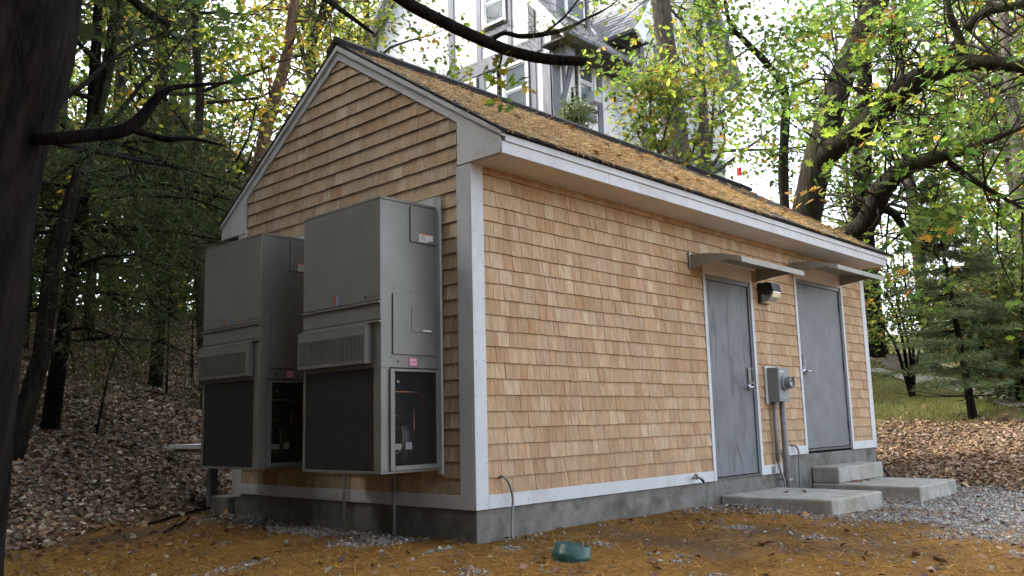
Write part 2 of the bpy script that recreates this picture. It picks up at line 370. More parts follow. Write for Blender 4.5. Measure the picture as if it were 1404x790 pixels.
dirt = (sstep(.50, .68, fbm(GX*.9+40, GY*.9+7, 4))*.8)[..., None]; c = c*(1-dirt)+np.array([.085, .058, .034])*(.5+.9*nn)*dirt
c = c*(1-gr[..., None])+np.array([.19, .175, .165])*(.7+.6*nn)*gr[..., None]
c = c*(1-li[..., None])+np.array([.16, .105, .072])*(.6+.8*nn)*li[..., None]
c = c*(1-gs[..., None])+(np.array([.095, .105, .030])*(.6+.8*nn))*gs[..., None]
tag(arr_mesh("ground", np.stack([GX, GY, GZ], -1).reshape(-1, 3), FQ, 4, c.reshape(-1, 3), M['ground'], smooth=True), kind='structure')

# ------------------------------------------------------------------ foliage tools
def unit(v): return v/(np.linalg.norm(v, axis=-1, keepdims=True)+1e-9)
def leaf_arrays(Cn, Nn, S, K, shape='diamond', T=None, wid=.34):
    n = len(Cn); Nn = unit(Nn)
    if T is None: T = RNG.normal(size=(n, 3))
    T = unit(T-Nn*np.sum(T*Nn, 1, keepdims=True)); B = np.cross(Nn, T); s = np.asarray(S, float).reshape(-1, 1)
    if shape == 'diamond':
        V = np.stack([Cn-T*s*.5, Cn+B*s*wid-T*s*.05+Nn*s*.09, Cn+T*s*.5-Nn*s*.05, Cn-B*s*wid-T*s*.05+Nn*s*.09], 1)
        f = np.array([[0, 1, 2], [0, 2, 3]])
    elif shape == 'lobed':
        outer = [(-.5, 0), (-.28, .20), (-.20, .10), (-.02, .40), (.06, .13), (.27, .30), (.30, .10), (.55, 0), (.30, -.10), (.27, -.30), (.06, -.13), (-.02, -.40), (-.20, -.10), (-.28, -.20)]
        V = np.stack([Cn+Nn*s*-.03]+[Cn+T*s*a+B*s*b+Nn*s*(.16*abs(b)-.10*a*a) for a, b in outer], 1)
        m = len(outer); f = np.array([[0, 1+i, 1+(i+1) % m] for i in range(m)])
    elif shape == 'blade':
        V = np.stack([Cn-B*s*wid, Cn+B*s*wid, Cn+T*s], 1); f = np.array([[0, 1, 2]])
    k = V.shape[1]
    Fc = (f[None]+(np.arange(n)*k)[:, None, None]).reshape(-1, 3)
    Cc = np.repeat(np.asarray(K, float), k, axis=0)
    return V.reshape(-1, 3), Fc, Cc
def pick(cols, wts, n, jit=.22):
    cols = np.array(cols, float); wts = np.array(wts, float); wts /= wts.sum()
    c = cols[RNG.choice(len(cols), n, p=wts)]
    return np.clip(c*(1+RNG.normal(size=(n, 1))*jit)*(1+RNG.normal(size=(n, 3))*.06), .004, .9)
PAL = {
 'maple': ([(.16, .19, .025), (.09, .14, .02), (.24, .22, .03), (.30, .20, .03), (.05, .09, .018)], [5, 5, 3, 1, 3]),
 'oak':   ([(.09, .14, .025), (.05, .09, .02), (.15, .19, .03), (.26, .15, .03), (.22, .08, .02)], [6, 5, 4, .7, .2]),
 'yellow': ([(.26, .25, .035), (.17, .20, .03), (.34, .27, .04), (.36, .19, .03), (.09, .13, .02)], [4, 4, 2, 1.2, 2]),
 'young': ([(.15, .19, .03), (.10, .15, .025), (.22, .23, .035), (.34, .18, .03), (.06, .10, .02), (.30, .11, .03)], [5, 5, 3, .9, 2, .3]),
 'beech': ([(.20, .22, .05), (.13, .17, .03), (.28, .26, .06)], [4, 4, 2]),
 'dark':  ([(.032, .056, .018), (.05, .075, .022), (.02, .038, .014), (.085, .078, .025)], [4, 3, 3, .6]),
 'hemlock': ([(.07, .095, .03), (.10, .115, .04), (.045, .065, .024), (.15, .115, .045)], [4, 3, 3, 1.2]),
 'pale': ([(.16, .21, .10), (.20, .24, .10), (.12, .17, .08)], [4, 3, 3]),
 'spruce': ([(.075, .105, .042), (.05, .08, .032), (.11, .135, .055), (.09, .065, .035)], [4, 4, 2, .8]),
 'wood':  ([(.12, .16, .03), (.07, .11, .025), (.20, .21, .04), (.28, .22, .05), (.05, .08, .02)], [5, 5, 3, 1, 3]),
}
def leaves_at(tips, per, spread, size, pal, shape='diamond', flat=.6, up=.55, clumpvar=.25):
    tips = np.asarray(tips, float); m = len(tips)
    if m == 0: return np.zeros((0, 3)), np.zeros((0, 3), int), np.zeros((0, 3))
    n = m*per; base = np.repeat(tips, per, axis=0)
    off = RNG.normal(size=(n, 3))*spread; off[:, 2] *= flat
    Cn = base+off
    Nn = RNG.normal(size=(n, 3)); Nn[:, 2] = np.abs(Nn[:, 2])+up
    K = pick(*PAL[pal], n); same = RNG.random(n) < .72; K[same] = np.repeat(pick(*PAL[pal], m, .1), per, axis=0)[same]*(1+RNG.normal(size=(n, 1))*.12)[same]
    K = (K*np.repeat(1+RNG.normal(size=(m, 1))*clumpvar, per, axis=0).clip(.5, 1.6)).clip(.004, .9)
    S = size*RNG.uniform(.65, 1.25, n)
    return leaf_arrays(Cn, Nn, S, K, shape)
def needles_at(tips, dirs, per, length, pal, wid=.03, spread=.05, bias=.6):
    tips = np.asarray(tips, float); m = len(tips); n = m*per
    base = np.repeat(tips, per, axis=0)+RNG.normal(size=(n, 3))*spread
    d = unit(np.repeat(np.asarray(dirs, float), per, axis=0)*bias+RNG.normal(size=(n, 3))*.6)
    Nn = RNG.normal(size=(n, 3)); Nn[:, 2] += .6
    K = pick(*PAL[pal], n)
    return leaf_arrays(base, Nn, length*RNG.uniform(.6, 1.2, n), K, 'blade', T=d, wid=wid)
def cat(parts):
    V = []; Fc = []; Cc = []; o = 0
    for a, b, c_ in parts:
        V.append(a); Fc.append(b+o); Cc.append(c_); o += len(a)
    return np.concatenate(V), np.concatenate(Fc), np.concatenate(Cc)
def crown(name, parts, parent, mat='leaf'):
    V, Fc, Cc = cat(parts)
    return arr_mesh(name, V, Fc, 3, Cc, M[mat], parent)

def smooth_poly(P, k=5):
    P = np.array(P, float); Q = np.vstack([2*P[0]-P[1], P, 2*P[-1]-P[-2]]); out = []
    for i in range(1, len(Q)-2):
        for t in np.linspace(0, 1, k, endpoint=False):
            out.append(.5*((2*Q[i])+(-Q[i-1]+Q[i+1])*t+(2*Q[i-1]-5*Q[i]+4*Q[i+1]-Q[i+2])*t*t+(-Q[i-1]+3*Q[i]-3*Q[i+1]+Q[i+2])*t**3))
    out.append(P[-1]); return np.array(out)
def limb_px(mb, pts, n=9, k=5, wob=.0):
    """pts: (px, py, depth, width in px) along a limb -> tube; returns the 3-D polyline"""
    P = smooth_poly([at(a, b, D) for a, b, D, w_ in pts], k)
    R = np.interp(np.linspace(0, len(pts)-1, len(P)), range(len(pts)), [w_*.5*D/F for a, b, D, w_ in pts])
    R = R*(1+RNG.normal(size=len(R))*wob)
    mb.tube(P, R, n); return P
def twig_out(mb, P, n, L, r, tips, up=.2, lvl=1, frac=(.2, 1), gen=None, dirs=None, droop=0., spreadv=1.0):
    """n side branches along polyline P; their ends (and points near the ends) become leaf sites"""
    for _ in range(n):
        i = int(RNG.uniform(*frac)*(len(P)-1)); i = min(max(i, 0), len(P)-2)
        ax = unit(P[i+1]-P[i]); d = unit(RNG.normal(size=3)*spreadv+ax*.6+np.array([0, 0, up])); l = L*RNG.uniform(.5, 1.2)
        q = [P[i]]; 
        for s in range(4):
            d = unit(d+RNG.normal(size=3)*.18+np.array([0, 0, -droop])); q.append(q[-1]+d*l/4)
        q = np.array(q); mb.tube(q, np.linspace(r, r*.25, 5), 5, cap=False)
        if lvl > 0: twig_out(mb, q, 4, l*.55, r*.5, tips, up, lvl-1, (.3, 1), dirs=dirs, droop=droop)
        tips.extend([q[-1], q[-2], (q[-1]+q[-2])/2]); 
        if dirs is not None: dirs.extend([d, d, d])

def grow(rng, H, r, crown_from=.35, nl=16, L=4.0, up=.35, lean=(0, 0), lvl=1):
    """a free-standing tree about the origin: bark tubes and leaf sites"""
    mb = MB(); z = np.linspace(0, H, 9)
    P = np.stack([lean[0]*z/H+np.cumsum(rng.normal(size=9))*.06, lean[1]*z/H+np.cumsum(rng.normal(size=9))*.06, z], 1); P[0, :2] = 0
    mb.tube(P, r*np.array([1.25, 1, .93, .85, .75, .62, .47, .3, .12]), 8, cap=False); tips = []
    for i in range(nl):
        t = rng.uniform(crown_from, .97); k = int(t*8); p = P[k]+(P[min(k+1, 8)]-P[k])*(t*8-k)
        a = rng.uniform(0, 6.28); l = L*(1.1-.75*max(0, (t-.45)))*rng.uniform(.6, 1.1)
        d = unit(np.array([math.cos(a), math.sin(a), up+rng.uniform(-.2, .4)])); q = [p]
        for s in range(5): d = unit(d+rng.normal(size=3)*.16+np.array([0, 0, .04])); q.append(q[-1]+d*l/5)
        q = np.array(q); mb.tube(q, np.linspace(r*.35, r*.06, 6), 5, cap=False)
        tips += [q[-1], q[-2]]
        for j in range(6):
            p2 = q[rng.integers(2, 6)]; d2 = unit(rng.normal(size=3)+d*.7); l2 = l*.38*rng.uniform(.5, 1.2)
            q2 = np.array([p2, p2+d2*l2*.5, p2+d2*l2+np.array([0, 0, -.08*l2])]); mb.tube(q2, [r*.08, r*.05, r*.02], 4, cap=False)
            tips += [q2[-1], q2[1]]
    return mb, np.array(tips)
def mb_arrays(mb):
    V = np.array(mb.v); T = []
    for f in mb.f:
        for i in range(1, len(f)-1): T.append((f[0], f[i], f[i+1]))
    return V, np.array(T)

# ================================================================== THE SHED
e = .127; LX, WY, YC = 7.834, 3.61, 1.805
STEP, TH, SOF = .188, .105, 2.708
shed = thing("utility_shed", "small cedar shingled utility shed with grey white trim and two grey steel doors", "shed", (LX/2, YC, -.23))
def zl(y): return 4.140-.640*abs(y-YC)          # under edge of the rake boards
def zt(y): return 4.283-.648*abs(y-YC)          # their upper edge
XSTEP = 4.96
fd = MB(); fd.prism([(.02, -.6), (LX-.02, -.6), (LX-.02, STEP-.003), (XSTEP, STEP-.003), (XSTEP, -.003), (.02, -.003)], 1, .02, WY-.02)
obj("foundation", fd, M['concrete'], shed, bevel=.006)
wl = MB()
wl.prism([(.022, 0), (3.46, 0), (3.46, 2.36), (4.49, 2.36), (4.49, 0), (5.0, 0), (5.0, STEP), (5.63, STEP), (5.63, 2.54), (7.03, 2.54), (7.03, STEP), (LX-.03, STEP), (LX-.03, 2.72), (.022, 2.72)], 1, .024, .14)
side_wall = obj("side_wall", wl, M['sheath'], shed)
gw = MB(); gw.prism([(.145, 0), (WY-.02, 0), (WY-.02, zt(WY)-.03), (YC, zt(YC)-.03), (.145, zt(.145)-.03)], 0, .024, .14)
gable_wall = obj("gable_wall", gw, M['sheath'], shed)
bw = MB(); bw.box(.15, LX-.03, WY-.14, WY-.022, STEP, 2.72); bw.prism([(.145, STEP), (WY-.15, STEP), (WY-.15, zt(WY)-.1), (YC, zt(YC)-.06), (.145, zt(.145)-.1)], 0, LX-.145, LX-.025)
obj("back_wall", bw, M['sheath'], shed)

# ---- cedar shingles, one by one
CED = ([(.50, .31, .165), (.55, .36, .205), (.45, .265, .13), (.61, .435, .265), (.41, .225, .10), (.50, .33, .20)], [5, 5, 4, 1.6, 1.5, 2])
def shingle_v(side, a, b, z0, z1a, z1b):
    """tapered shake: a..b along the wall, butt at z0, upper corners at z1a / z1b"""
    j = RNG.uniform(-.0015, .0015); t0 = RNG.uniform(.0175, .0205); dz = RNG.uniform(-.0025, .0025)
    prof = [(.022, z0+dz), (.022-t0, z0+dz+j), (.0185, None), (.022, None)]
    V = []
    for s, z1 in ((a, z1a), (b, z1b)):
        for dpt, z in prof: V.append((s, dpt, z if z is not None else z1))
    V += [V[0], V[1], V[4], V[5]]
    V = np.array(V)
    if side == 'gable': V = V[:, [1, 0, 2]]
    F_ = [(0, 1, 2, 3), (7, 6, 5, 4), (8, 10, 11, 9), (1, 5, 6, 2), (2, 6, 7, 3), (3, 7, 4, 0)]
    if side == 'gable': F_ = [f[::-1] for f in F_]
    return V, F_
SH = []
def course_runs(side, z):
    if side == 'side':
        runs = []; zm = z+e*.6
        cuts = []
        if zm < 2.37: cuts.append((3.432, 4.513))
        if zm < 2.55: cuts.append((5.602, 7.058))
        x = .13
        for a, b in cuts: runs.append((x, a)); x = b
        runs.append((x, LX-.13)); return runs
    lo = .168
    hi = WY-.168
    return [(lo, hi)]
for side in ('side', 'gable'):
    k = 0
    while True:
        z0 = TH+k*e; k += 1
        if side == 'side' and z0 > SOF-.01: break
        if side == 'gable' and z0 > zl(YC): break
        for ra, rb in course_runs(side, z0):
            x = ra
            while x < rb-.002:
                wd = float(np.clip(RNG.choice([.085, .11, .14, .17, .21], p=[.2, .28, .26, .17, .09])*RNG.uniform(.85, 1.15), .06, .24))
                if side == 'gable': wd *= 1.15
                if rb-(x+wd) < .06: wd = rb-x
                a, b = x+RNG.uniform(.0007, .0026), x+wd-RNG.uniform(.0007, .0026); x += wd
                if side == 'side':
                    if z0+e < (TH+STEP if a > XSTEP else TH)-.01: continue
                    z1 = min(z0+e+.022, SOF+.01); SH.append((side, a, b, z0, z1, z1))
                else:
                    if z0+e < TH-.01: continue
                    za, zb = zl(a)+.06, zl(b)+.06
                    if max(za, zb) < z0+.02: continue
                    z1 = z0+e+.022
                    if min(za, zb, z1) < z0+.004: za = max(za, z0+.005); zb = max(zb, z0+.005)
                    SH.append((side, a, b, z0, min(z1, za), min(z1, zb)))
def px_of(P):
    q = np.asarray(P)-CAM; d = q @ AF; return 702+F*(q @ AR)/d, 395-F*(q @ AU)/d
def shown(s):
    side, a, b, z0, z1, _ = s
    zz = (z0, z0+e); c_ = [px_of((t, 0, z) if side == 'side' else (0, t, z)) for t in (a, b) for z in zz]
    cx, cy = np.mean(c_, axis=0)
    if side == 'gable' and ((412 < cx < 604 and 275 < cy < 645) or (276 < cx < 415 and 325 < cy < 640)): return 0
    return abs((c_[2][0]-c_[0][0])*(c_[1][1]-c_[0][1]))
order = sorted(range(len(SH)), key=lambda i: -shown(SH[i])); single = set(order[:300])
bulk = {'side': [], 'gable': []}
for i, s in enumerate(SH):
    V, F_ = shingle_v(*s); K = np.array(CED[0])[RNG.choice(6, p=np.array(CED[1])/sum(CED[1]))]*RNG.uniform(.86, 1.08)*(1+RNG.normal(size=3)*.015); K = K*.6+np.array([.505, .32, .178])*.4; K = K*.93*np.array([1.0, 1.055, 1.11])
    if s[0] == 'gable': K = K*np.array([.98, 1.11, 1.27])  # bluer tint: cool light of the shaded side painted into the gable shingles
    KV = np.repeat(K[None], 12, 0); KV[8:] *= np.array([.20, .15, .11])      # butt painted dark: end grain plus the shadow line under each course
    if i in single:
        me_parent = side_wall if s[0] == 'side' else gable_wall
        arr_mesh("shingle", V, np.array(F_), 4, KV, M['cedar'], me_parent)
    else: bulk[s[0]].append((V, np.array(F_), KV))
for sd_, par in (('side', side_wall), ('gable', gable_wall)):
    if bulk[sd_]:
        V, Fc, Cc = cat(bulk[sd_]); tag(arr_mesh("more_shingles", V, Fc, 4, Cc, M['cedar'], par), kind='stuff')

# ---- trim
def board(name, mb, screws=(), mat='trim', bevel=.002):
    o = obj(name, mb, M[mat], shed, bevel=bevel, segs=1)
    if screws:
        s = MB()
        for ax, x, y, z in screws:
            s.lathe([(.0042, -.0015), (.0042, .001)], (x, y, z), axis=ax, n=8)
        tag(obj("screw_heads", s, M['screw'], o), kind='stuff')
    return o
rz = lambda a, b, st: list(np.arange(a, b, st))
board("corner_board", MB().box(0, .135, 0, .0215, 0, SOF-.002), [(1, x, 0, z+RNG.uniform(-.03, .03)) for z in rz(.06, 2.68, .26) for x in (.022, .113)])
board("corner_board", MB().box(0, .0215, .0225, .172, 0, SOF), [(0, 0, y, z+RNG.uniform(-.03, .03)) for z in rz(.06, 2.68, .26) for y in (.04, .15)])
board("corner_board", MB().box(0, .0215, WY-.172, WY, -.03, 2.75))
board("corner_board", MB().box(LX-.135, LX, 0, .0215, STEP, SOF-.002), [(1, LX-.02, 0, z) for z in rz(.3, 2.6, .4)])
board("skirt_board", MB().box(.1365, 3.430, 0, .0215, 0, TH), [(1, x, 0, .05+RNG.uniform(-.02, .02)) for x in rz(.25, 3.4, .33)])
board("skirt_board", MB().box(4.517, XSTEP, 0, .0215, 0, TH), [(1, 4.7, 0, .05)])
board("skirt_board", MB().box(XSTEP+.002, 5.600, 0, .0215, STEP, TH+STEP), [(1, 5.3, 0, .25)])
board("skirt_board", MB().box(7.062, LX-.137, 0, .0215, STEP, TH+STEP), [(1, 7.4, 0, .25)])
board("skirt_board", MB().box(0, .0215, .1735, WY-.1735, 0, TH), [(0, 0, y, .05) for y in rz(.3, 3.4, .4)])
for sgn in (1, -1):
    yy = lambda y: YC-sgn*(YC-y)
    E0 = -.352
    lowp = [(yy(YC), zl(YC)), (yy(YC), zl(YC)+.088), (yy(E0+.014), zl(E0+.014)+.088), (yy(E0+.014), zl(E0+.014))]
    upp = [(yy(YC), zl(YC)+.0885), (yy(YC), zt(YC)), (yy(E0-.02), zt(E0-.02)), (yy(E0-.02), zl(E0-.02)+.0885)]
    if sgn < 0: lowp = lowp[::-1]; upp = upp[::-1]
    board("rake_board", MB().prism(lowp, 0, -.004, .0185))
    board("rake_molding", MB().prism(upp, 0, -.022, .0185))
    rp = [(yy(.150), SOF+.006), (yy(-.338), SOF+.006), (yy(-.338), zl(-.338)-.0015), (yy(.150), zl(.150)-.0015)]
    if sgn < 0: rp = rp[::-1]
    board("eave_return", MB().prism(rp, 0, -.006, .0185), [(0, -.006, yy(y), z) for y, z in ((.13, 2.75), (.13, 2.88), (.13, 3.03), (-.31, 2.74))])
board("fascia_board", MB().box(-.006, 1.35, -.3590, -.3405, SOF-.003, 2.800), [(1, x, -.359, z) for x in rz(.18, 1.3, .22) for z in (2.75,)])
board("fascia_board", MB().box(1.353, LX-.04, -.3590, -.3405, SOF-.003, 2.800), [(1, x, -.359, 2.77) for x in rz(1.5, 7.7, .45)])
board("eave_molding", MB().box(.020, 2.62, -.372, -.3405, 2.8020, 2.858))
board("eave_molding", MB().box(2.622, LX-.02, -.372, -.3405, 2.8020, 2.858))
board("soffit", MB().box(.0195, LX-.03, -.3400, .0235, SOF, SOF+.012), mat='soffit')
board("fascia_board", MB().box(-.004, LX-.04, WY+.34, WY+.36, SOF, 2.9))
# far rake, seen edge on past the end of the eave
fr = MB(); fr.prism([(YC, zl(YC)), (YC, zt(YC)), (-.37, zt(-.37)), (-.37, zl(-.37))], 0, LX-.02, LX+.01); board("rake_board", fr)

# ---- roof
def tilt(s, x, u, h):           # point on a slope: u metres down from the ridge, h above it
    cs, sn = math.cos(math.atan(.648)), math.sin(math.atan(.648))
    y = YC-s*(u*cs+h*sn); return (x, y, zt(YC)+.004-u*sn+h*cs)
UL = (YC+.385)/math.cos(math.atan(.648))
X0r, X1r = -.028, LX+.06
rf = MB()
for s in (1, -1):
    q = [tilt(s, x, u, h) for x in (X0r+.006, X1r-.006) for u in (0.0, UL-.006) for h in (0, .014)]
    rf.add(q, [(0, 1, 3, 2), (4, 6, 7, 5), (0, 4, 5, 1), (2, 3, 7, 6), (1, 5, 7, 3), (0, 2, 6, 4)])
roof = obj("roof", rf, M['ridge'], shed)
Vr, Fr, Cr = [], [], []
ncs = 19; ex = UL/ncs
for s in (1, -1):
    for kk in range(ncs):
        u1 = UL-kk*ex; x = X0r-RNG.uniform(0, .15)
        while x < X1r:
            wd = RNG.uniform(.14, .34); a, b = max(x, X0r), min(x+wd-.004, X1r); x += wd
            if b-a < .02: continue
            hh = RNG.uniform(.007, .014)
            q = [tilt(s, xx, u, h) for xx in (a, b) for u, h in ((u1, .0145), (u1, .0145+hh), (max(u1-ex-.03, 0), .0165), (max(u1-ex-.03, 0), .0145))]
            o = len(Vr); Vr += q; f4 = [(0, 1, 2, 3), (7, 6, 5, 4), (0, 4, 5, 1), (1, 5, 6, 2), (3, 2, 6, 7), (0, 3, 7, 4)]
            Fr += [tuple(i+o for i in f) for f in f4]; g_ = RNG.uniform(.06, .15); Cr += [(g_, g_*1.0, g_*1.04)]*8
tag(arr_mesh("roof_shingles", np.array(Vr), np.array(Fr), 4, np.array(Cr), M['shingle'], roof), kind='stuff')
rc = MB(); ridge = zt(YC)
rc.prism([(YC-.15, ridge-.062), (YC, ridge+.035), (YC+.15, ridge-.062), (YC+.15, ridge-.005), (YC, ridge+.093), (YC-.15, ridge-.005)], 0, X0r-.004, X1r+.004)
obj("ridge_cap", rc, M['ridge'], roof)
de = MB()
for s in (1,):
    q = [tilt(s, x, u, h) for x in (X0r-.004, X1r+.004) for u, h in ((UL+.010, -.002), (UL+.010, .008), (UL-.05, .0142), (UL-.05, .0005))]
    de.add(q, [(0, 1, 2, 3), (7, 6, 5, 4), (0, 4, 5, 1), (1, 5, 6, 2), (2, 6, 7, 3), (3, 7, 4, 0)])
obj("drip_edge", de, M['ridge'], roof)
# fallen pine needles lying thick on the near slope
def roof_needles():
    n = 60000; x = RNG.uniform(X0r+.03, X1r-.05, n); u = .19+(UL-.185)*RNG.random(n)**.85
    cover = fbm(x*1.3, u*1.7+4, 4)+.42*(1-x/6.5)+.22*(u/UL)-.10
    fr_ = ((UL-u)/ex) % 1; keep = (RNG.random(n) < sstep(.50, .66, cover)) & ((fr_ < .84) | (RNG.random(n) < .25)); x, u, fr_ = x[keep], u[keep], fr_[keep]; n = len(x)
    P = np.array([tilt(1, a, b, .0275-.0085*f+RNG.uniform(0, .006)) for a, b, f in zip(x, u, fr_)])
    th = RNG.normal(size=n)*.75; cs, sn = math.cos(math.atan(.648)), math.sin(math.atan(.648))
    T = np.stack([np.sin(th), -cs*np.cos(th), -sn*np.cos(th)], 1)+RNG.normal(size=(n, 3))*.045
    Nn = np.tile([0, -sn, cs], (n, 1))+RNG.normal(size=(n, 3))*.25
    K = pick([(.50, .33, .13), (.40, .24, .085), (.62, .45, .22), (.28, .15, .055)], [5, 4, 2, 2], n, .15)
    return leaf_arrays(P, Nn, RNG.uniform(.05, .115, n), K, 'blade', T=T, wid=.04)
V, Fc, Cc = roof_needles()
tag(arr_mesh("roof_needles", V, Fc, 3, Cc, M['dryneedle']), "thick mat of golden fallen pine needles on the shed roof", "pine needles", kind='stuff')
n = 60; x = RNG.uniform(.3, 7.6, n); u = RNG.uniform(.2, UL-.05, n)
P = np.array([tilt(1, a, b, .055) for a, b in zip(x, u)]); Nn = np.tile([0, -.5, .84], (n, 1))+RNG.normal(size=(n, 3))*.4
V, Fc, Cc = leaf_arrays(P, Nn, RNG.uniform(.07, .12, n), pick([(.30, .09, .03), (.35, .17, .06), (.24, .15, .08)], [1, 1, 1], n), 'lobed')
tag(arr_mesh("roof_leaves", V, Fc, 3, Cc, M['litter']), "few reddish oak leaves lying among the needles on the shed roof", "leaves", kind='stuff')

# ---- doors
def door(x0, x1, z0, z1, hinge_left, label):
    fr_ = MB()
    cz = 0 if z0 < .1 else STEP
    board("door_casing", MB().box(x0-.056, x0-.001, -.002, .0235, cz, z1-.001), bevel=.0015)
    board("door_casing", MB().box(x1+.001, x1+.056, -.002, .0235, cz, z1-.001), bevel=.0015)
    board("door_header", MB().box(x0-.056, x1+.056, -.002, .0235, z1, z1+.185), bevel=.0015, mat='soffit')
    fr_.box(x0, x0+.03, .012, .12, z0-.02, z1-.002); fr_.box(x1-.03, x1, .012, .12, z0-.02, z1-.002); fr_.box(x0+.0305, x1-.0305, .012, .12, z1-.05, z1-.002)
    frm = obj("door_frame", fr_, M['galv'], shed, bevel=.003)
    d = obj("door", MB().box(x0+.034, x1-.034, .030, .074, z0+.012, z1-.054), M['door'], shed, bevel=.002); tag(d, label)
    obj("threshold", MB().box(x0+.031, x1-.031, .016, .12, z0-.022, z0+.004), M['screw'], d)
    hx = x0+.030 if hinge_left else x1-.030
    for z in (z0+.28, z0+1.07, z0+1.86):
        h = MB(); h.lathe([(.008, -.055), (.008, .055)], (hx, .022, z), axis=2, n=8); h.box(hx-.014, hx+.014, .0255, .0295, z-.057, z+.057)
        obj("hinge", h, M['black'], d)
    s = 1 if hinge_left else -1; lx = (x1-.105) if hinge_left else (x0+.105); lz = z0+.98
    hd = MB(); hd.lathe([(.040, -.014), (.044, 0)], (lx, .028, lz-.02), axis=1, n=18); hd.lathe([(.011, -.05), (.011, 0)], (lx, .02, lz-.02), axis=1, n=10)
    hd.tube([(lx+s*.02, -.028, lz-.02), (lx-s*.05, -.034, lz-.022), (lx-s*.115, -.026, lz-.026)], [.015, .014, .012], 8)
    obj("lever_handle", hd, M['chrome'], d, smooth=True)
    g = MB(); g.box(lx-.035*s, lx+.080*s, .012, .0295, lz+.02, lz+.20)
    obj("latch_guard", g, M['conduit'], d, bevel=.002)
    g2 = MB(); g2.box(lx+.030*s, lx+.074*s, .004, .0118, lz+.045, lz+.19); obj("lock_slot", g2, M['black'], d)
door(3.487, 4.457, .020, 2.182, True, "near grey steel door streaked with dark drip marks")
door(5.660, 7.002, .235, 2.362, False, "far wider grey steel door with clean face")

# ================================================================== things on the walls
def canopy(x0, x1, zw, label):
    c_ = thing("door_canopy", label, "canopy", ((x0+x1)/2, 0, zw-.18), "metal canopies over the doors")
    R_ = .60; t = .006
    sheet = []
    prof = [(-.012, zw-.03), (-.20, zw-.048), (-.40, zw-.080), (R_*-1+.05, zw-.118), (-R_+.012, zw-.128), (-R_, zw-.140), (-R_, zw-.188)]
    n_ = len(prof); sm = MB()
    top = [(y, z) for y, z in prof]; bot = [(y+.004, z-t) for y, z in prof]; bot[-1] = (prof[-1][0]+t, prof[-1][1])
    sm.prism(top+bot[::-1], 0, x0+.004, x1-.004)
    obj("canopy_sheet", sm, M['canopy'], c_)
    for xs_ in (x0, x1-.004):
        gp = [(-.012, zw-.030), (-.012, zw-.180), (-.25, zw-.150), (-.46, zw-.138), (-R_+.006, zw-.188), (-R_+.002, zw-.140), (-.40, zw-.074), (-.20, zw-.042)]
        obj("side_gusset", MB().prism(gp[::-1], 0, xs_, xs_+.004), M['canopy'], c_)
    for xs_ in (x0-.028, x1-.002):
        p_ = obj("wall_plate", MB().box(xs_, xs_+.030, -.012, -.0025, zw-.182, zw), M['canopy'], c_, bevel=.002)
        sc_ = MB()
        for z in (zw-.02, zw-.09, zw-.16): sc_.lathe([(.006, -.004), (.006, 0)], (xs_+.015, -.012, z), axis=1, n=8)
        tag(obj("bolt_heads", sc_, M['chrome'], p_), kind='stuff')
    return c_
canopy(3.190, 4.610, 2.385, "beige metal canopy over the streaked door nearer the air conditioners")
canopy(5.535, 7.010, 2.575, "beige metal canopy over the clean door at the far end of the shed")

def wall_light():
    t = thing("wall_light", "black wall lamp with clear ribbed lens between the two steel doors", "lamp", (4.75, 0, 1.97))
    x0, x1 = 4.655, 4.865
    h = MB(); h.box(x0-.008, x1+.008, -.022, .002, 1.955, 2.20); obj("back_plate", h, M['black'], t, bevel=.004)
    h = MB(); h.prism([(-.023, 2.075), (-.19, 2.085), (-.165, 2.185), (-.12, 2.198), (-.023, 2.198)], 0, x0, x1); obj("housing", h, M['black'], t, bevel=.006)
    h = MB(); h.prism([(-.0235, 2.073), (-.185, 2.083), (-.165, 2.02), (-.115, 1.972), (-.0235, 1.965)], 0, x0+.006, x1-.006); ln = obj("lens", h, M['lens'], t, bevel=.006)
    obj("reflector", MB().box(x0+.016, x1-.016, -.034, -.028, 1.985, 2.062), M['meter'], ln)
    h = MB(); h.lathe([(.012, -.02), (.028, .0), (.03, .05), (.018, .08)], ((x0+x1)/2, -.085, 1.99), axis=2, n=12); obj("bulb", h, M['paper'], ln, smooth=True)
wall_light()

def meter():
    t = thing("electric_meter", "grey electric meter box with round glass dial on a pale board", "meter", (4.80, 0, .81))
    obj("back_board", MB().box(4.660, 5.03, -.014, .003, .790, 1.225), M['trim'], t, bevel=.002)
    b = obj("meter_box", MB().box(4.700, 4.960, -.150, -.0145, .815, 1.205), M['meter'], t, bevel=.006)
    obj("front_cover", MB().box(4.708, 4.952, -.156, -.1505, .835, 1.195), M['meter'], b, bevel=.003)
    lb = MB(); lb.box(4.724, 4.775, -.1585, -.1562, 1.150, 1.168); lb.box(4.785, 4.820, -.1585, -.1562, 1.150, 1.168); obj("cover_label", lb, M['paper'], b)
    r = MB(); r.lathe([(.092, 0), (.092, -.022), (.074, -.030), (.074, -.05)], (4.835, -.1562, 1.03), axis=1, n=28); rg = obj("socket_ring", r, M['meter'], t)
    g = MB(); g.lathe([(.070, 0), (.070, -.045), (.062, -.052), (.057, -.046), (.057, 0)], (4.835, -.2065, 1.03), axis=1, n=28); g.f = [q for q in g.f if len(q) == 4]; obj("glass_rim", g, M['meter'], rg)
    f = MB(); f.lathe([(.056, 0), (.056, -.024)], (4.835, -.2068, 1.03), axis=1, n=28); obj("dial_face", f, M['dial'], rg)
    d = MB(); d.box(4.808, 4.862, -.2335, -.2310, 1.035, 1.058); d.box(4.822, 4.85, -.2335, -.2310, .992, 1.002); obj("register", d, M['black'], rg)
    h = MB(); h.lathe([(.008, 0), (.008, .03)], (4.87, -.11, .785), axis=2, n=8); obj("seal_knob", h, M['chrome'], b)
meter()
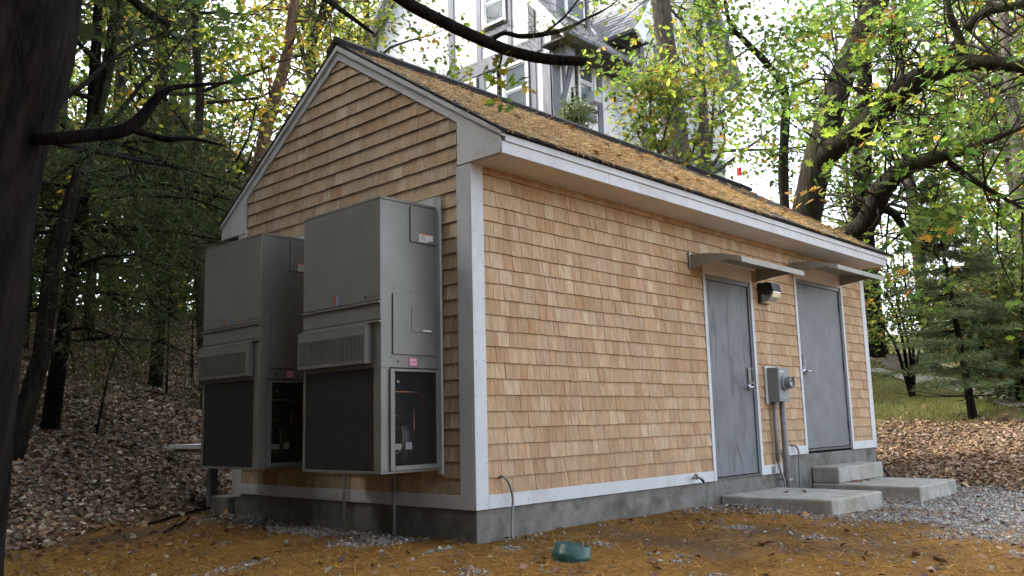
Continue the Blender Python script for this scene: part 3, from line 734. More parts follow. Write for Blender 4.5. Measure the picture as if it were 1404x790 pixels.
def conduits():
    t = thing("electric_conduit", "thick grey conduit running from the meter box down to the ground", "conduit", (4.90, -.09, -.25))
    p = [(4.885, -.085, .815), (4.885, -.085, .30), (4.885, -.085, -.30)]
    obj("pipe", MB().tube(p, .034, 14), M['conduit'], t, smooth=True)
    s = MB(); s.lathe([(.041, 0), (.041, .11)], (4.885, -.085, .16), n=14); obj("coupling", s, M['conduit'], t)
    s = MB(); s.box(4.835, 4.935, -.13, -.122, -.08, -.055); s.box(4.835, 4.843, -.121, .015, -.08, -.055); obj("strap", s, M['chrome'], t)
    t2 = thing("thin_conduit", "thin brown grey conduit beside the thick one below the meter box", "conduit", (4.78, -.05, -.25))
    obj("pipe", MB().tube([(4.765, -.045, .815), (4.765, -.045, .14)], .023, 12), M['conduit'], t2, smooth=True)
    obj("bent_tail", MB().tube(smooth_poly([(4.765, -.045, .1395), (4.775, -.06, .04), (4.815, -.08, -.08), (4.82, -.085, -.30)]), .012, 8), M['conduit'], t2, smooth=True)
    bx = MB(); bx.box(4.70, 4.76, -.045, -.002, .02, .085); obj("cable_clip", bx, M['acgalv'], t2, bevel=.004)
conduits()
def small_fittings():
    o = obj("wall_cable", MB().tube(smooth_poly([(.262, .01, .232), (.262, -.03, .238), (.30, -.055, .19), (.335, -.06, .08), (.325, -.06, -.06), (.300, -.075, -.20), (.315, -.10, -.27)], 7), .0105, 8), M['conduit'], smooth=True)
    tag(o, "short grey cable looping out of the shingles near the white corner board", "cable")
    o = obj("wall_cable", MB().tube(smooth_poly([(5.22, .01, .305), (5.24, -.03, .30), (5.285, -.05, .24), (5.29, -.045, .05), (5.275, -.05, -.20), (5.275, -.06, -.28)], 6), .012, 8), M['conduit'], smooth=True)
    tag(o, "dark grey cable hanging between the thick conduit and the concrete steps", "cable")
    t = thing("hose_tap", "small chrome hose tap on the skirt board left of the streaked door", "tap", (3.0, 0, .03))
    b = MB(); b.lathe([(.016, 0), (.016, -.008), (.011, -.01), (.011, -.075), (.015, -.08), (.015, -.10), (.004, -.102)], (3.02, -.0025, .060), axis=1, n=12); obj("tap_body", b, M['chrome'], t, smooth=True)
    b = MB(); b.tube([(3.02, -.075, .062), (3.035, -.095, .045), (3.05, -.105, .02)], [.012, .013, .014], 10); obj("spout", b, M['black'], t, smooth=True)
    b = MB(); b.lathe([(.028, -.005), (.032, 0), (.028, .005)], (2.985, -.06, .075), axis=0, n=12); obj("tap_handle", b, M['chrome'], t, smooth=True)
    o = obj("drain_line", MB().tube([(-.035, .93, .29), (-.035, .93, -.05), (-.035, .935, -.30)], .013, 8), M['conduit'], smooth=True); tag(o, "thin dark pipe dropping from the middle of the nearer air conditioner", "pipe")
    o = obj("drain_line", MB().tube([(-.035, 1.62, .32), (-.035, 1.62, -.05), (-.035, 1.625, -.30)], .013, 8), M['conduit'], smooth=True); tag(o, "thin dark pipe on the gable skirt board in the gap between the air conditioners", "pipe")
    o = obj("drain_strap", MB().tube(smooth_poly([(7.86, .05, .02), (7.93, .02, -.05), (7.99, -.03, -.15), (7.98, -.10, -.24)]), .022, 8), M['rubber'], smooth=True); tag(o, "black rubber hose end leaning on the far foot of the shed", "hose")
small_fittings()

# ================================================================== air conditioners
def text_mesh(s, size, material, parent, origin, name):
    """flat lettering on a face that looks along -X; origin = (x, y, z) of the left end of the line"""
    cu = bpy.data.curves.new("lettering", 'FONT'); cu.body = s; cu.size = size; cu.extrude = .0004; cu.shear = .15; cu.resolution_u = 2
    o = bpy.data.objects.new("lettering", cu); COL.objects.link(o)
    bpy.context.view_layer.update()
    me = bpy.data.meshes.new_from_object(o.evaluated_get(bpy.context.evaluated_depsgraph_get()))
    bpy.data.objects.remove(o); bpy.data.curves.remove(cu)
    return me
def add_text(s, size, material, parent, origin, face, name="lettering"):
    me = text_mesh(s, size, material, parent, origin, name); off = ORIG[parent.name]
    co = np.zeros(len(me.vertices)*3, np.float32); me.vertices.foreach_get("co", co); co = co.reshape(-1, 3)
    P = np.zeros_like(co)
    if face == '-x': P[:, 0] = origin[0]-co[:, 2]; P[:, 1] = origin[1]-co[:, 0]; P[:, 2] = origin[2]+co[:, 1]
    else: P[:, 0] = origin[0]+co[:, 0]; P[:, 1] = origin[1]-co[:, 2]; P[:, 2] = origin[2]+co[:, 1]
    me.vertices.foreach_set("co", (P-off).astype(np.float32).ravel()); me.update(); me.materials.clear()
    return link(name, me, material, parent)

def air_conditioner():
    y0, y1, xf, zb, zt_ = .395, 1.432, -.592, .292, 2.412
    t = thing("wall_air_conditioner", "nearer tall grey wall air conditioner with its bright side panel in view", "air conditioner", (-.3, (y0+y1)/2, zb), "air conditioners on the gable wall")
    b = MB()
    b.box(xf+.004, -.004, y0+.002, y1-.002, 1.085, zt_-.022)                                   # upper cabinet
    cab = obj("cabinet", b, M['ac'], t, bevel=.003)
    obj("top_panel", MB().box(xf-.003, -.002, y0-.003, y1+.003, zt_-.0215, zt_), M['ac'], t, bevel=.003)
    lo = MB(); lo.box(xf+.03, -.004, y0+.36, y1-.004, zb+.02, 1.0845); lo.box(xf+.002, -.004, y0+.002, y1-.002, zb, zb+.0195)
    lo.box(xf+.004, -.506, y0+.002, y0+.092, zb+.020, 1.0845); lo.box(-.022, -.004, y0+.002, y0+.359, zb+.020, 1.0845); lo.box(xf+.004, xf+.0295, y1-.03, y1-.002, zb+.020, 1.0845)
    obj("lower_case", lo, M['ac'], t, bevel=.002)
    obj("front_panel", MB().box(xf-.006, xf+.0035, y0, y1, 1.600, zt_-.026), M['ac'], t, bevel=.003)
    obj("middle_panel", MB().box(xf-.004, xf+.0035, y0, y1, 1.452, 1.572), M['ac'], t, bevel=.002)
    obj("panel_lip", MB().box(xf-.022, xf+.003, y0-.001, y1+.001, 1.573, 1.588), M['ac'], t, bevel=.003)
    obj("panel_lip", MB().box(xf-.020, xf+.003, y0-.001, y1+.001, 1.425, 1.440), M['ac'], t, bevel=.003)
    # air intake hood
    hx = xf-.055; h = MB(); hy = .512
    h.box(hx, xf+.0035, hy, hy+.020, 1.118, 1.422); h.box(hx, xf+.0035, y1-.014, y1, 1.118, 1.422); h.box(hx, xf+.0035, hy+.0205, y1-.0145, 1.400, 1.422); h.box(hx, xf+.0035, hy+.0205, y1-.0145, 1.118, 1.145)
    h.box(hx, hx+.004, hy+.0205, y1-.0145, 1.335, 1.3995)
    hood = obj("intake_hood", h, M['ac'], t, bevel=.002)
    obj("hood_back", MB().box(hx+.03, hx+.034, hy+.021, y1-.015, 1.146, 1.334), M['coil'], hood)
    g = MB()
    for z in np.arange(1.150, 1.334, .0125): g.box(hx+.002, hx+.006, hy+.021, y1-.015, z, z+.0055)
    for y in np.arange(hy+.021, y1-.02, .034): g.box(hx-.0005, hx+.0015, y, y+.009, 1.146, 1.334)
    tag(obj("intake_grille", g, M['ac'], hood), kind='stuff')
    # outdoor coil behind a fine guard
    obj("coil", MB().box(xf+.014, xf+.0295, y0+.0925, y1-.0305, zb+.020, 1.0845), M['coil'], t)
    g = MB()
    for z in np.arange(zb+.024, 1.083, .0135): g.box(xf+.010, xf+.0135, y0+.093, y1-.031, z, z+.003)
    tag(obj("coil_guard", g, M['coil'], t), kind='stuff')
    # side openings: covers, labels, guard
    s = y0
    obj("control_cover", MB().box(-.300, -.030, s-.012, s+.0015, 2.085, 2.372), M['ac'], t, bevel=.003)
    st = obj("warning_sticker", MB().box(-.215, -.125, s-.0142, s-.0122, 2.095, 2.166), M['paper'], t)
    obj("sticker_band", MB().box(-.215, -.125, s-.0150, s-.0143, 2.156, 2.166), M['orange'], st)
    ln = MB()
    for z in np.arange(2.103, 2.15, .009): ln.box(-.208, -.135-RNG.uniform(0, .02), s-.0149, s-.0143, z, z+.003)
    obj("print_lines", ln, M['ink'], st)
    st = obj("warning_sticker", MB().box(-.122, -.070, s-.0142, s-.0122, 2.110, 2.166), M['paper'], t)
    obj("sticker_band", MB().box(-.122, -.070, s-.0150, s-.0143, 2.156, 2.166), M['orange'], st)
    obj("access_panel", MB().box(-.480, -.055, s-.012, s+.0015, 1.186, 1.658), M['ac'], t, bevel=.003)
    ic = obj("disconnect_cover", MB().box(-.300, -.072, s-.017, s-.0125, 1.366, 1.563), M['ac'], t, bevel=.002)
    obj("cover_pull", MB().box(-.195, -.105, s-.027, s-.0175, 1.372, 1.386), M['paper'], ic, bevel=.002)
    hl = MB(); hl.lathe([(.010, 0), (.010, -.004)], (-.425, s+.002, 1.132), axis=1, n=14); obj("port_hole", hl, M['black'], t)
    pk = obj("refrigerant_sticker", MB().box(-.318, -.235, s-.0015, s+.0015, 1.098, 1.166), M['magenta'], t)
    obj("sticker_face", MB().box(-.312, -.241, s-.0025, s-.0016, 1.104, 1.160), M['pink'], pk)
    add_text("R-410A", .019, M['magenta'], pk, (-.309, s-.0027, 1.126), '-y')
    sg = MB()
    for x in (-.57, -.30, -.06): sg.lathe([(.006, 0), (.006, -.003)], (x, s-.003, zt_-.011), axis=1, n=8)
    for x, z in ((-.455, 1.95), (-.30, 1.93), (-.29, 1.69), (-.46, 1.70), (-.09, 1.72), (-.56, .31), (-.49, 1.165), (-.20, 1.165), (-.06, 1.165), (-.02, 1.5), (-.02, 1.9), (-.02, .7)): sg.lathe([(.0055, 0), (.0055, -.003)], (x, s+.002, z), axis=1, n=8)
    tag(obj("cabinet_screws", sg, M['screw'], t), kind='stuff')
    gx0, gx1, gz0, gz1 = -.512, -.012, .312, 1.076
    gf = MB()
    for a, b_, c_, d_ in ((gx0, gx0+.042, gz0, gz1), (gx1-.042, gx1, gz0, gz1), (gx0+.0425, gx1-.0425, gz0, gz0+.035), (gx0+.0425, gx1-.0425, gz1-.022, gz1)): gf.box(a, b_, s-.020, s+.0015, c_, d_)
    gfr = obj("guard_frame", gf, M['ac'], t, bevel=.003)
    gm = MB()
    for x in np.arange(gx0+.046, gx1-.044, .0115): gm.box(x, x+.0016, s-.010, s-.0085, gz0+.036, gz1-.023)
    for z in np.arange(gz0+.040, gz1-.024, .0115): gm.box(gx0+.043, gx1-.043, s-.0083, s-.0068, z, z+.0016)
    tag(obj("guard_mesh", gm, M['coil'], gfr), kind='stuff')
    cb = MB(); cb.box(xf+.075, -.024, y0+.350, y0+.3595, zb+.021, 1.083); obj("bay_lining", cb, M['coil'], t)
    cp = MB(); cp.lathe([(.085, 0), (.105, .03), (.105, .27), (.085, .33), (.03, .355)], (-.235, y0+.20, zb+.03), axis=2, n=20); comp = obj("compressor", cp, M['black'], t, smooth=True)
    obj("compressor_label", MB().box(-.275, -.215, y0+.092, y0+.094, zb+.17, zb+.225), M['paper'], comp)
    obj("wiring_label", MB().box(-.40, -.30, y0+.115, y0+.118, zb+.17, zb+.215), M['paper'], t)
    pp = MB(); pp.tube([(-.50, y0+.10, .905), (-.13, y0+.10, .905), (-.10, y0+.10, .88), (-.10, y0+.10, .73)], .009, 8)
    obj("copper_pipe", pp, M['copper'], t, smooth=True)
    obj("copper_pipe", MB().tube([(-.50, y0+.08, .745), (-.36, y0+.08, .715), (-.27, y0+.09, .69)], .008, 8), M['copper'], t, smooth=True)
    obj("copper_pipe", MB().tube([(-.205, y0+.08, .78), (-.205, y0+.08, .62), (-.22, y0+.08, .585)], .007, 8), M['copper'], t, smooth=True)
    wr = MB(); wr.tube(smooth_poly([(-.33, y0+.07, .64), (-.33, y0+.06, .52), (-.37, y0+.06, .45), (-.44, y0+.07, .43)]), .004, 6); obj("yellow_wire", wr, M['wire'], t)
    cpn = MB(); cpn.lathe([(.012, -.01), (.012, .01)], (-.35, y0+.10, .985), axis=1, n=10); cpn.lathe([(.008, -.01), (.008, .01)], (-.44, y0+.10, .965), axis=1, n=10); obj("valve_caps", cpn, M['paper'], t)
    # flanges to the wall
    fl = MB(); fl.box(-.030, -.0065, .345, y0+.0015, .262, 2.492); obj("side_flange", fl, M['acgalv'], t, bevel=.001)
    fl = MB(); fl.box(-.030, -.0065, y1, y1+.045, .262, 2.492); obj("side_flange", fl, M['acgalv'], t, bevel=.001)
    fl = MB(); fl.box(-.040, -.0065, y0+.002, y1-.002, 2.4125, 2.492); obj("rain_flashing", fl, M['acgalv'], t, bevel=.001)
    # printing on the front
    em = obj("emblem", MB().box(xf-.0078, xf-.0062, .905, .985, 1.612, 1.682), M['meter'], t)
    r = MB(); r.prism([(.985, 1.682), (.985, 1.612), (.972, 1.612), (.958, 1.682)], 0, xf-.0095, xf-.0079); obj("red_flash", r, M['red'], em)
    r = MB(); r.prism([(.905, 1.682), (.905, 1.612), (.936, 1.612), (.922, 1.640), (.914, 1.682)], 0, xf-.0095, xf-.0079); obj("blue_flash", r, M['blue'], em)
    r = MB(); r.box(xf-.0095, xf-.0079, .921, .953, 1.668, 1.674); obj("emblem_stripe", r, M['blue'], em)
    lg = obj("name_mark", MB().box(xf-.0075, xf-.0062, .572, .592, 1.622, 1.642), M['ink'], t)
    add_text("WALL-MOUNT", .0245, M['ink'], lg, (xf-.0066, .566, 1.623), '-x')
    return t
M['wire'] = plain("yellow_wire", (.35, .30, .05), .5)
ac1 = air_conditioner()
ac2 = dup(ac1, (0, 1.728, 0), "farther tall grey wall air conditioner, half hidden behind the nearer one")

# ================================================================== concrete steps, valve cap, table, pad
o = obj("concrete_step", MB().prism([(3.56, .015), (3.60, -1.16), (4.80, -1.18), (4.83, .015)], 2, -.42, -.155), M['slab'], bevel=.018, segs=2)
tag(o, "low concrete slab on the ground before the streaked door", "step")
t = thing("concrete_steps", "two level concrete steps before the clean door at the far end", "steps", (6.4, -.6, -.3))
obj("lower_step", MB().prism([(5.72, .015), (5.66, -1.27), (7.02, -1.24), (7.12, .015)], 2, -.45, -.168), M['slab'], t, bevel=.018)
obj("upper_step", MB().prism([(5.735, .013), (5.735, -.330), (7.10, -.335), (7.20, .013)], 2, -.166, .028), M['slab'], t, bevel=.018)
lf = []
V, Fc, Cc = leaf_arrays(np.array([[4.30, -.55, -.140], [4.18, -.42, -.145], [6.06, -.40, -.155], [6.15, -.42, -.155], [6.30, -.43, -.155], [6.0, -.38, -.152]]), np.array([[.2, 0, 1.]]*6)+RNG.normal(size=(6, 3))*.3, np.full(6, .10), pick([(.20, .08, .03)], [1], 6), 'lobed')
tag(arr_mesh("fallen_leaves", V, Fc, 3, Cc, M['litter']), "brown oak leaves lying on the concrete steps", "leaves", kind='stuff')

gp = hit(779, 776, 3)[0]
t = thing("valve_cap", "dark green round plastic collar sunk in the pine needles near the shed corner", "valve box", (.05, -.90, gp[2]-.02))
cx, cy, cz = .035, -.88, float(terrain(.035, -.88))
v = MB(); n_ = 32; prof = [(.135, -.22), (.132, .012), (.134, .040), (.128, .044), (.126, .095), (.118, .100), (.115, .02), (.115, -.22)]
tl = Matrix.Rotation(math.radians(9), 3, Vector((.6, .8, 0)).normalized())
v.lathe(prof, (0, 0, 0), n=n_); v.v = [tuple(np.array(tl @ Vector(p))+np.array([cx, cy, cz])) for p in v.v]
v.f = [f for f in v.f if len(f) == 4]
obj("collar", v, M['green'], t, smooth=True)
st = MB(); st.tube([np.array([cx+.085, cy-.02, cz-.05]), np.array([cx+.092, cy-.03, cz+.11])], .010, 7); obj("stub", st, M['wood'], t)

P0, D0 = at(290, 706, 9.7), 9.7
gz = float(terrain(P0[0], P0[1]))
t = thing("post_table", "pale board on a grey post standing behind the farther air conditioner", "table", (P0[0], P0[1], gz))
bz = at(243, 610, 9.7)[2]
pb = MB(); pb.box(P0[0]-.045, P0[0]+.045, P0[1]-.045, P0[1]+.045, gz-.3, bz-.05); obj("post", pb, M['timber'], t, bevel=.006)
bb = MB(); bb.box(P0[0]-.32, P0[0]+.32, P0[1]-.42, P0[1]+.42, bz-.045, bz+.0); bo = obj("board_top", bb, M['stucco'], t, bevel=.004)
obj("board_frame", MB().box(P0[0]-.28, P0[0]+.28, P0[1]-.38, P0[1]+.38, bz-.085, bz-.0455), M['wood'], t)
o = obj("concrete_block", MB().box(-.02, .28, 3.66, 4.02, -.5, -.04), M['concrete'], bevel=.012); tag(o, "small concrete block at the back corner of the shed gable", "block")

# ================================================================== ground cover
def vis_mask(x, y, z, m=260):
    P = np.stack([x, y, z], -1)-CAM; d = P @ AF; px = 702+F*(P @ AR)/d; py = 395-F*(P @ AU)/d
    return (d > .5) & (px > -m) & (px < 1404+m) & (py < 790+m), d
def scatter(n, x0, x1, y0, y1, weight):
    x = RNG.uniform(x0, x1, n); y = RNG.uniform(y0, y1, n); z = terrain(x, y); ok, d = vis_mask(x, y, z)
    ok &= ~((x > .0) & (x < LX) & (y > .0) & (y < WY))
    ok &= ~((x > 3.55) & (x < 4.83) & (y > -1.19) & (y < .05)) & ~((x > 5.65) & (x < 7.1) & (y > -1.28) & (y < .05))
    ok &= np.hypot(x-.035, y+.88) > .15
    ok &= RNG.random(n) < weight(x, y, d); return x[ok], y[ok], z[ok], d[ok]
def gnormals(x, y):
    h = .05; gx = (terrain(x+h, y)-terrain(x-h, y))/(2*h); gy = (terrain(x, y+h)-terrain(x, y-h))/(2*h)
    return unit(np.stack([-gx, -gy, np.ones_like(gx)], -1))
# dry pine needles
def wn(x, y, d): g, l, s = zones(x, y); return np.clip(1-g*.93-l*1.0-s, 0.02, 1)*np.clip(9.0/d**1.6, .1, 1)*(.25+.75*sstep(.3, .6, fbm(x*2, y*2+3, 3)))*(1-.75*sstep(.50, .68, fbm(x*.9+40, y*.9+7, 4)))
x, y, z, d = scatter(520000, -4.5, 10, -5, 6, wn); n = len(x)
T = RNG.normal(size=(n, 3)); T[:, 2] = RNG.normal(size=n)*.28
V, Fc, Cc = leaf_arrays(np.stack([x, y, z+RNG.uniform(.0, .014, n)], -1), gnormals(x, y)+RNG.normal(size=(n, 3))*.4, RNG.uniform(.05, .11, n),
    pick([(.31, .165, .038), (.22, .105, .022), (.44, .27, .075), (.12, .056, .016)], [5, 4, 3, 3], n, .2), 'blade', T=T, wid=.024)
tag(arr_mesh("ground_needles", V, Fc, 3, Cc, M['dryneedle']), "rust brown fallen pine needles covering the ground before the shed", "pine needles", kind='stuff')
# dead leaves on the slopes
def wl_(x, y, d): g, l, s = zones(x, y); return np.clip(l-s*.8, .012, 1)*np.clip(14/d, .15, 1)
def dead_leaves(name, x0, x1, y0, y1, n, cols, wts, lab, sz=(.04, .115), wt=wl_):
    x, y, z, d = scatter(n, x0, x1, y0, y1, wt); n = len(x)
    Nn = gnormals(x, y)+RNG.normal(size=(n, 3))*.42
    V, Fc, Cc = leaf_arrays(np.stack([x, y, z+RNG.uniform(.005, .035, n)], -1), Nn, RNG.uniform(*sz, n), pick(cols, wts, n, .25)*(.72+.5*fbm(x*.8, y*.8, 3))[:, None], 'diamond', wid=.36)
    tag(arr_mesh(name, V, Fc, 3, Cc, M['litter']), lab, "leaves", kind='stuff')
dead_leaves("leaf_litter", -6, 9, 3.6, 22, 330000, [(.20, .13, .083), (.32, .22, .145), (.50, .41, .32), (.12, .075, .048), (.34, .19, .085)], [5, 4, 2.2, 4, 1], "dull brown dead leaves covering the wooded slope behind the air conditioners")
dead_leaves("leaf_litter", 7, 30, -9, 7, 330000, [(.25, .155, .088), (.19, .11, .06), (.36, .27, .18), (.12, .073, .042), (.33, .21, .08)], [5, 4, 2.5, 2.5, 1], "orange brown dead leaves covering the rise beyond the far end of the shed", (.05, .105))
def wl2(x, y, d): return np.full(len(x), .028)*(1+2*(y > 2.5))
dead_leaves("leaf_litter", -4, 9, -4, 5, 60000, [(.17, .095, .055), (.11, .05, .026), (.30, .23, .17), (.22, .09, .035)], [4, 5, 1.5, 1], "scattered dead leaves lying on the needles and gravel round the shed", (.05, .09), wl2)
# gravel
def wg(x, y, d): g, l, s = zones(x, y); return np.clip(g*1.1, .006, 1)*np.clip(9.5/d, .2, 1)
x, y, z, d = scatter(300000, -3, 11, -6, 4, wg)
n = min(len(x), 52000); x, y, z = x[:n], y[:n], z[:n]
ico = bpy.data.meshes.new("tmp"); import bmesh
bm = bmesh.new(); bmesh.ops.create_icosphere(bm, subdivisions=1, radius=1); IV = np.array([v.co[:] for v in bm.verts]); IF = np.array([[v.index for v in f.verts] for f in bm.faces]); bm.free(); bpy.data.meshes.remove(ico)
IV = IV[:12] if len(IV) == 12 else IV
def stones(x, y, z, s, cols, wts):
    n = len(x); k = len(IV); V = np.repeat(IV[None], n, 0)*(1+RNG.normal(size=(n, k, 1))*.16)*RNG.uniform(.5, 1.2, (n, 1, 3))
    A = RNG.uniform(0, 6.28, n); ca, sa = np.cos(A)[:, None], np.sin(A)[:, None]
    V = np.stack([V[..., 0]*ca-V[..., 1]*sa, V[..., 0]*sa+V[..., 1]*ca, V[..., 2]], -1)*s[:, None, None]
    V = V+np.stack([x, y, z+s*.25], -1)[:, None]
    Fc = (IF[None]+(np.arange(n)*k)[:, None, None]).reshape(-1, 3)
    return V.reshape(-1, 3), Fc, np.repeat(pick(cols, wts, n, .18), k, 0)
V, Fc, Cc = stones(x, y, z, RNG.uniform(.007, .019, n), [(.21, .20, .19), (.30, .285, .265), (.125, .12, .115), (.42, .40, .37), (.22, .165, .115)], [4, 4, 3, 1.4, 2])
tag(arr_mesh("gravel", V, Fc, 3, Cc, M['stone']), "grey crushed gravel round the concrete steps and along the foundation", "gravel", kind='stuff')
# grass on the far rise
def wgr(x, y, d): g, l, s = zones(x, y); return np.clip(s, 0, 1)
x, y, z, d = scatter(240000, 9, 34, -8, 14, wgr); n = len(x)
T = RNG.normal(size=(n, 3))*.5; T[:, 2] = 1
V, Fc, Cc = leaf_arrays(np.stack([x, y, z-.01], -1), RNG.normal(size=(n, 3)), RNG.uniform(.06, .16, n), pick([(.15, .14, .05), (.21, .175, .075), (.12, .115, .04)], [4, 3, 3], n), 'blade', T=T, wid=.06)
tag(arr_mesh("grass", V, Fc, 3, Cc, M['leaf']), "thin yellow green grass on the rise beyond the spruce", "grass", kind='stuff')
# sticks on the needles
def stick(px, py, ang, L, r, lab):
    p = hit(px, py)[0]; d = np.array([math.cos(ang), math.sin(ang), 0])*L
    q = [p, p+d*.35+np.array([.01, .02, .01]), p+d*.7+np.array([.02, -.02, .015]), p+d]
    q = [np.array([a[0], a[1], float(terrain(a[0], a[1]))+r*1.4+.01*i]) for i, a in enumerate(q)]
    b = MB(); b.tube(smooth_poly(q, 3), r, 6); b.tube([q[1], q[1]+d*.2+np.array([.06, .10, .05])], [r*.6, r*.3], 5)
    tag(obj("fallen_stick", b, M['barkd']), lab, "stick", "fallen sticks on the slope foot")
stick(205, 722, .5, 1.1, .014, "long dark fallen stick on the pine needles below the leaf slope")
stick(225, 733, .8, .7, .010, "short thin fallen stick lying in front of the longer stick")
stick(300, 560, 2.4, 1.2, .014, "fallen stick lying on the leafy slope behind the air conditioners")
stick(150, 560, .6, 1.3, .012, "fallen stick high on the leafy slope near the dark trunk")

# ================================================================== the path and steps on the far rise
pp = [hit(a, b)[0] for a, b in ((1196, 506), (1240, 516), (1290, 523), (1345, 536), (1395, 549), (1440, 560))]
pp = smooth_poly(pp, 6); tg = unit(np.gradient(pp, axis=0)); sd_ = np.stack([-tg[:, 1], tg[:, 0], 0*tg[:, 0]], -1)
pv = []
for p, s in zip(pp, sd_):
    for k in (-.55, -.25, .25, .55):
        q = p+s*k; pv.append((q[0], q[1], float(terrain(q[0], q[1]))+.03))
pm = MB(); pm.add(pv, [(i*4+j, i*4+j+1, i*4+j+5, i*4+j+4) for i in range(len(pp)-1) for j in range(3)])
tag(obj("path", pm, M['path']), kind='structure')
p = hit(1212, 500)[0]; zs = float(terrain(p[0], p[1]))
t = thing("outdoor_steps", "small flight of grey timber steps beside the path on the far rise", "steps", p)
for k in range(4):
    b = MB(); b.box(p[0]-.2+k*.32, p[0]+.18+k*.32, p[1]-.9, p[1]+.9, zs-.3+.12*k, zs+.02+.12*k); obj("step", b, M['wood'], t, bevel=.01)
t = thing("rail_post", "thin dark post with a cable rail beside the timber steps", "post", hit(1210, 497)[0])
p = np.array(t.location); b = MB(); b.tube([p-[0, 0, .3], p+[0, 0, .95]], .035, 8); obj("post", b, M['barkd'], t)
p2 = at(1420, 526, 19.5)
b = MB(); b.tube(smooth_poly([p+[0, 0, .85], (p+[0, 0, .85])*.5+p2*.5-[0, 0, .25], p2]), .012, 5); obj("cable", b, M['acgalv'], t)
t2p = p2; zt2 = float(terrain(p2[0], p2[1])); b = MB(); b.tube([np.array([p2[0], p2[1], zt2-.3]), p2+[0, 0, .1]], .035, 8); obj("post", b, M['barkd'], t)

# ================================================================== the half timbered house on the hill
HX, HY = 12.9, 10.0
hz = float(terrain(14, 11))-1.5
house = thing("tudor_house", "tall white half timbered house with grey timbers on the hill behind the shed", "house", (16, 13, hz))
PK = 14.6; RS = 1.22; EV = 11.05
hw = MB(); hw.prism([(HY, hz), (2*PK-HY, hz), (2*PK-HY, 12.0), (PK, 12.0+RS*(PK-HY)), (HY, 12.0)], 0, HX, 22)
obj("house_wall", hw, M['stucco'], house)
def roof_plane(name, pts, th=.16, mat='slate'):
    P = np.array(pts, float); nrm = np.cross(P[1]-P[0], P[2]-P[0]); nrm /= np.linalg.norm(nrm); nrm *= np.sign(nrm[2])
    n_ = len(P); b = MB(); b.add(list(P)+list(P-nrm*th), [tuple(range(n_)), tuple(range(2*n_-1, n_-1, -1))]+[(i, i+n_, (i+1) % n_+n_, (i+1) % n_) for i in range(n_)])
    o_ = obj(name, b, M[mat], house)
    # courses of shingles laid on the plane
    u = unit(P[1]-P[0]); vdir = np.cross(nrm/np.linalg.norm(nrm), u); vdir = vdir*np.sign(vdir[2]); Lu = np.linalg.norm(P[1]-P[0]); Lv = np.linalg.norm(P[3]-P[0])
    nn_ = nrm/np.linalg.norm(nrm); Vs, Fs, Cs = [], [], []
    ex_ = .15; k = 0
    while k*ex_ < Lv-.05:
        a = 0
        while a < Lu:
            wd = RNG.uniform(.16, .30); b_ = min(a+wd-.012, Lu); hgt = .016+RNG.uniform(0, .012)
            q = [P[0]+u*s+vdir*(k*ex_+dv)+nn_*hh for s in (a, b_) for dv, hh in ((0, .004), (0, hgt), (ex_+.02, .006))]
            o = len(Vs); Vs += q; Fs += [(o, o+1, o+2), (o+5, o+4, o+3), (o+1, o+4, o+5), (o+1, o+5, o+2), (o, o+3, o+4), (o, o+4, o+1)]; g_ = RNG.uniform(.22, .42); Cs += [(g_, g_, g_*1.02)]*6
            a += wd
        k += 1
    tag(arr_mesh("roof_tiles", np.array(Vs), np.array(Fs), 3, np.array(Cs), M['shingle'], o_), kind='stuff')
    return o_
EY = 9.15; ridgeZ = EV+RS*(PK-EY)
roof_plane("house_roof", [(HX-.5, EY, EV), (17.2, EY, EV), (17.2, PK, ridgeZ), (HX-.5, PK, ridgeZ)])
roof_plane("house_roof", [(HX-.5, 2*PK-EY, EV), (22.5, 2*PK-EY, EV), (22.5, PK, ridgeZ), (HX-.5, PK, ridgeZ)])
roof_plane("house_roof", [(17.2, EY+.6, EV+.6*RS), (22.5, EY+.6, EV+.6*RS), (22.5, PK, ridgeZ), (17.2, PK, ridgeZ)])
b = MB(); b.box(HX-.45, 16.6, EY+.02, HY-.002, EV-.22, EV-.17); obj("soffit", b, M['eave'], house)
b = MB(); b.box(HX-.5, 16.6, EY-.13, EY-.01, EV-.14, EV-.02); obj("gutter", b, M['timber'], house, bevel=.02)
b = MB(); b.prism([(EY-.05, EV-.25), (EY-.05, EV+.02), (PK, ridgeZ+.05), (PK, ridgeZ-.55)], 0, HX-.58, HX-.505); obj("bargeboard", b, M['stucco'], house)
# timbers on the wall towards the air conditioner side (plane x = HX)
def tx(y0, y1, z0, z1, d=.05): b = MB(); b.box(HX-d, HX-.001, y0, y1, z0, z1); obj("timber", b, M['timber'], house)
tx(HY-.05, HY+.30, hz, EV-.22, .07)
tx(HY+.31, 18.0, 10.98, 11.42, .08)
for a, b_ in ((10.56, 10.755), (11.885, 12.04), (12.60, 12.82), (13.9, 14.15), (15.3, 15.5)): tx(a, b_, hz+1, 10.975)
tx(10.57, 10.80, 11.425, 13.0); tx(11.45, 11.62, 11.425, 13.8); tx(12.70, 12.90, 11.425, 14.2); tx(13.9, 14.15, 11.425, 15)
tx(10.756, 11.884, 8.95, 9.16)
tx(11.63, 12.69, 12.05, 12.24)
def ty(x0, x1, z0, z1, d=.05): b = MB(); b.box(x0, x1, HY-d, HY-.001, z0, z1); obj("timber", b, M['timber'], house)
ty(HX-.07, HX+.28, hz, EV-.22, .07); ty(HX+.45, HX+.55, 8.5, 10.8, .04); ty(14.92, 15.12, hz+1, EV-.23); ty(13.93, 14.80, 9.20, 9.42)
b = MB(); b.prism([(13.05, 9.0), (13.22, 9.0), (13.95, 11.0), (13.76, 11.0)], 1, HY-.05, HY-.002); obj("timber_brace", b, M['timber'], house)
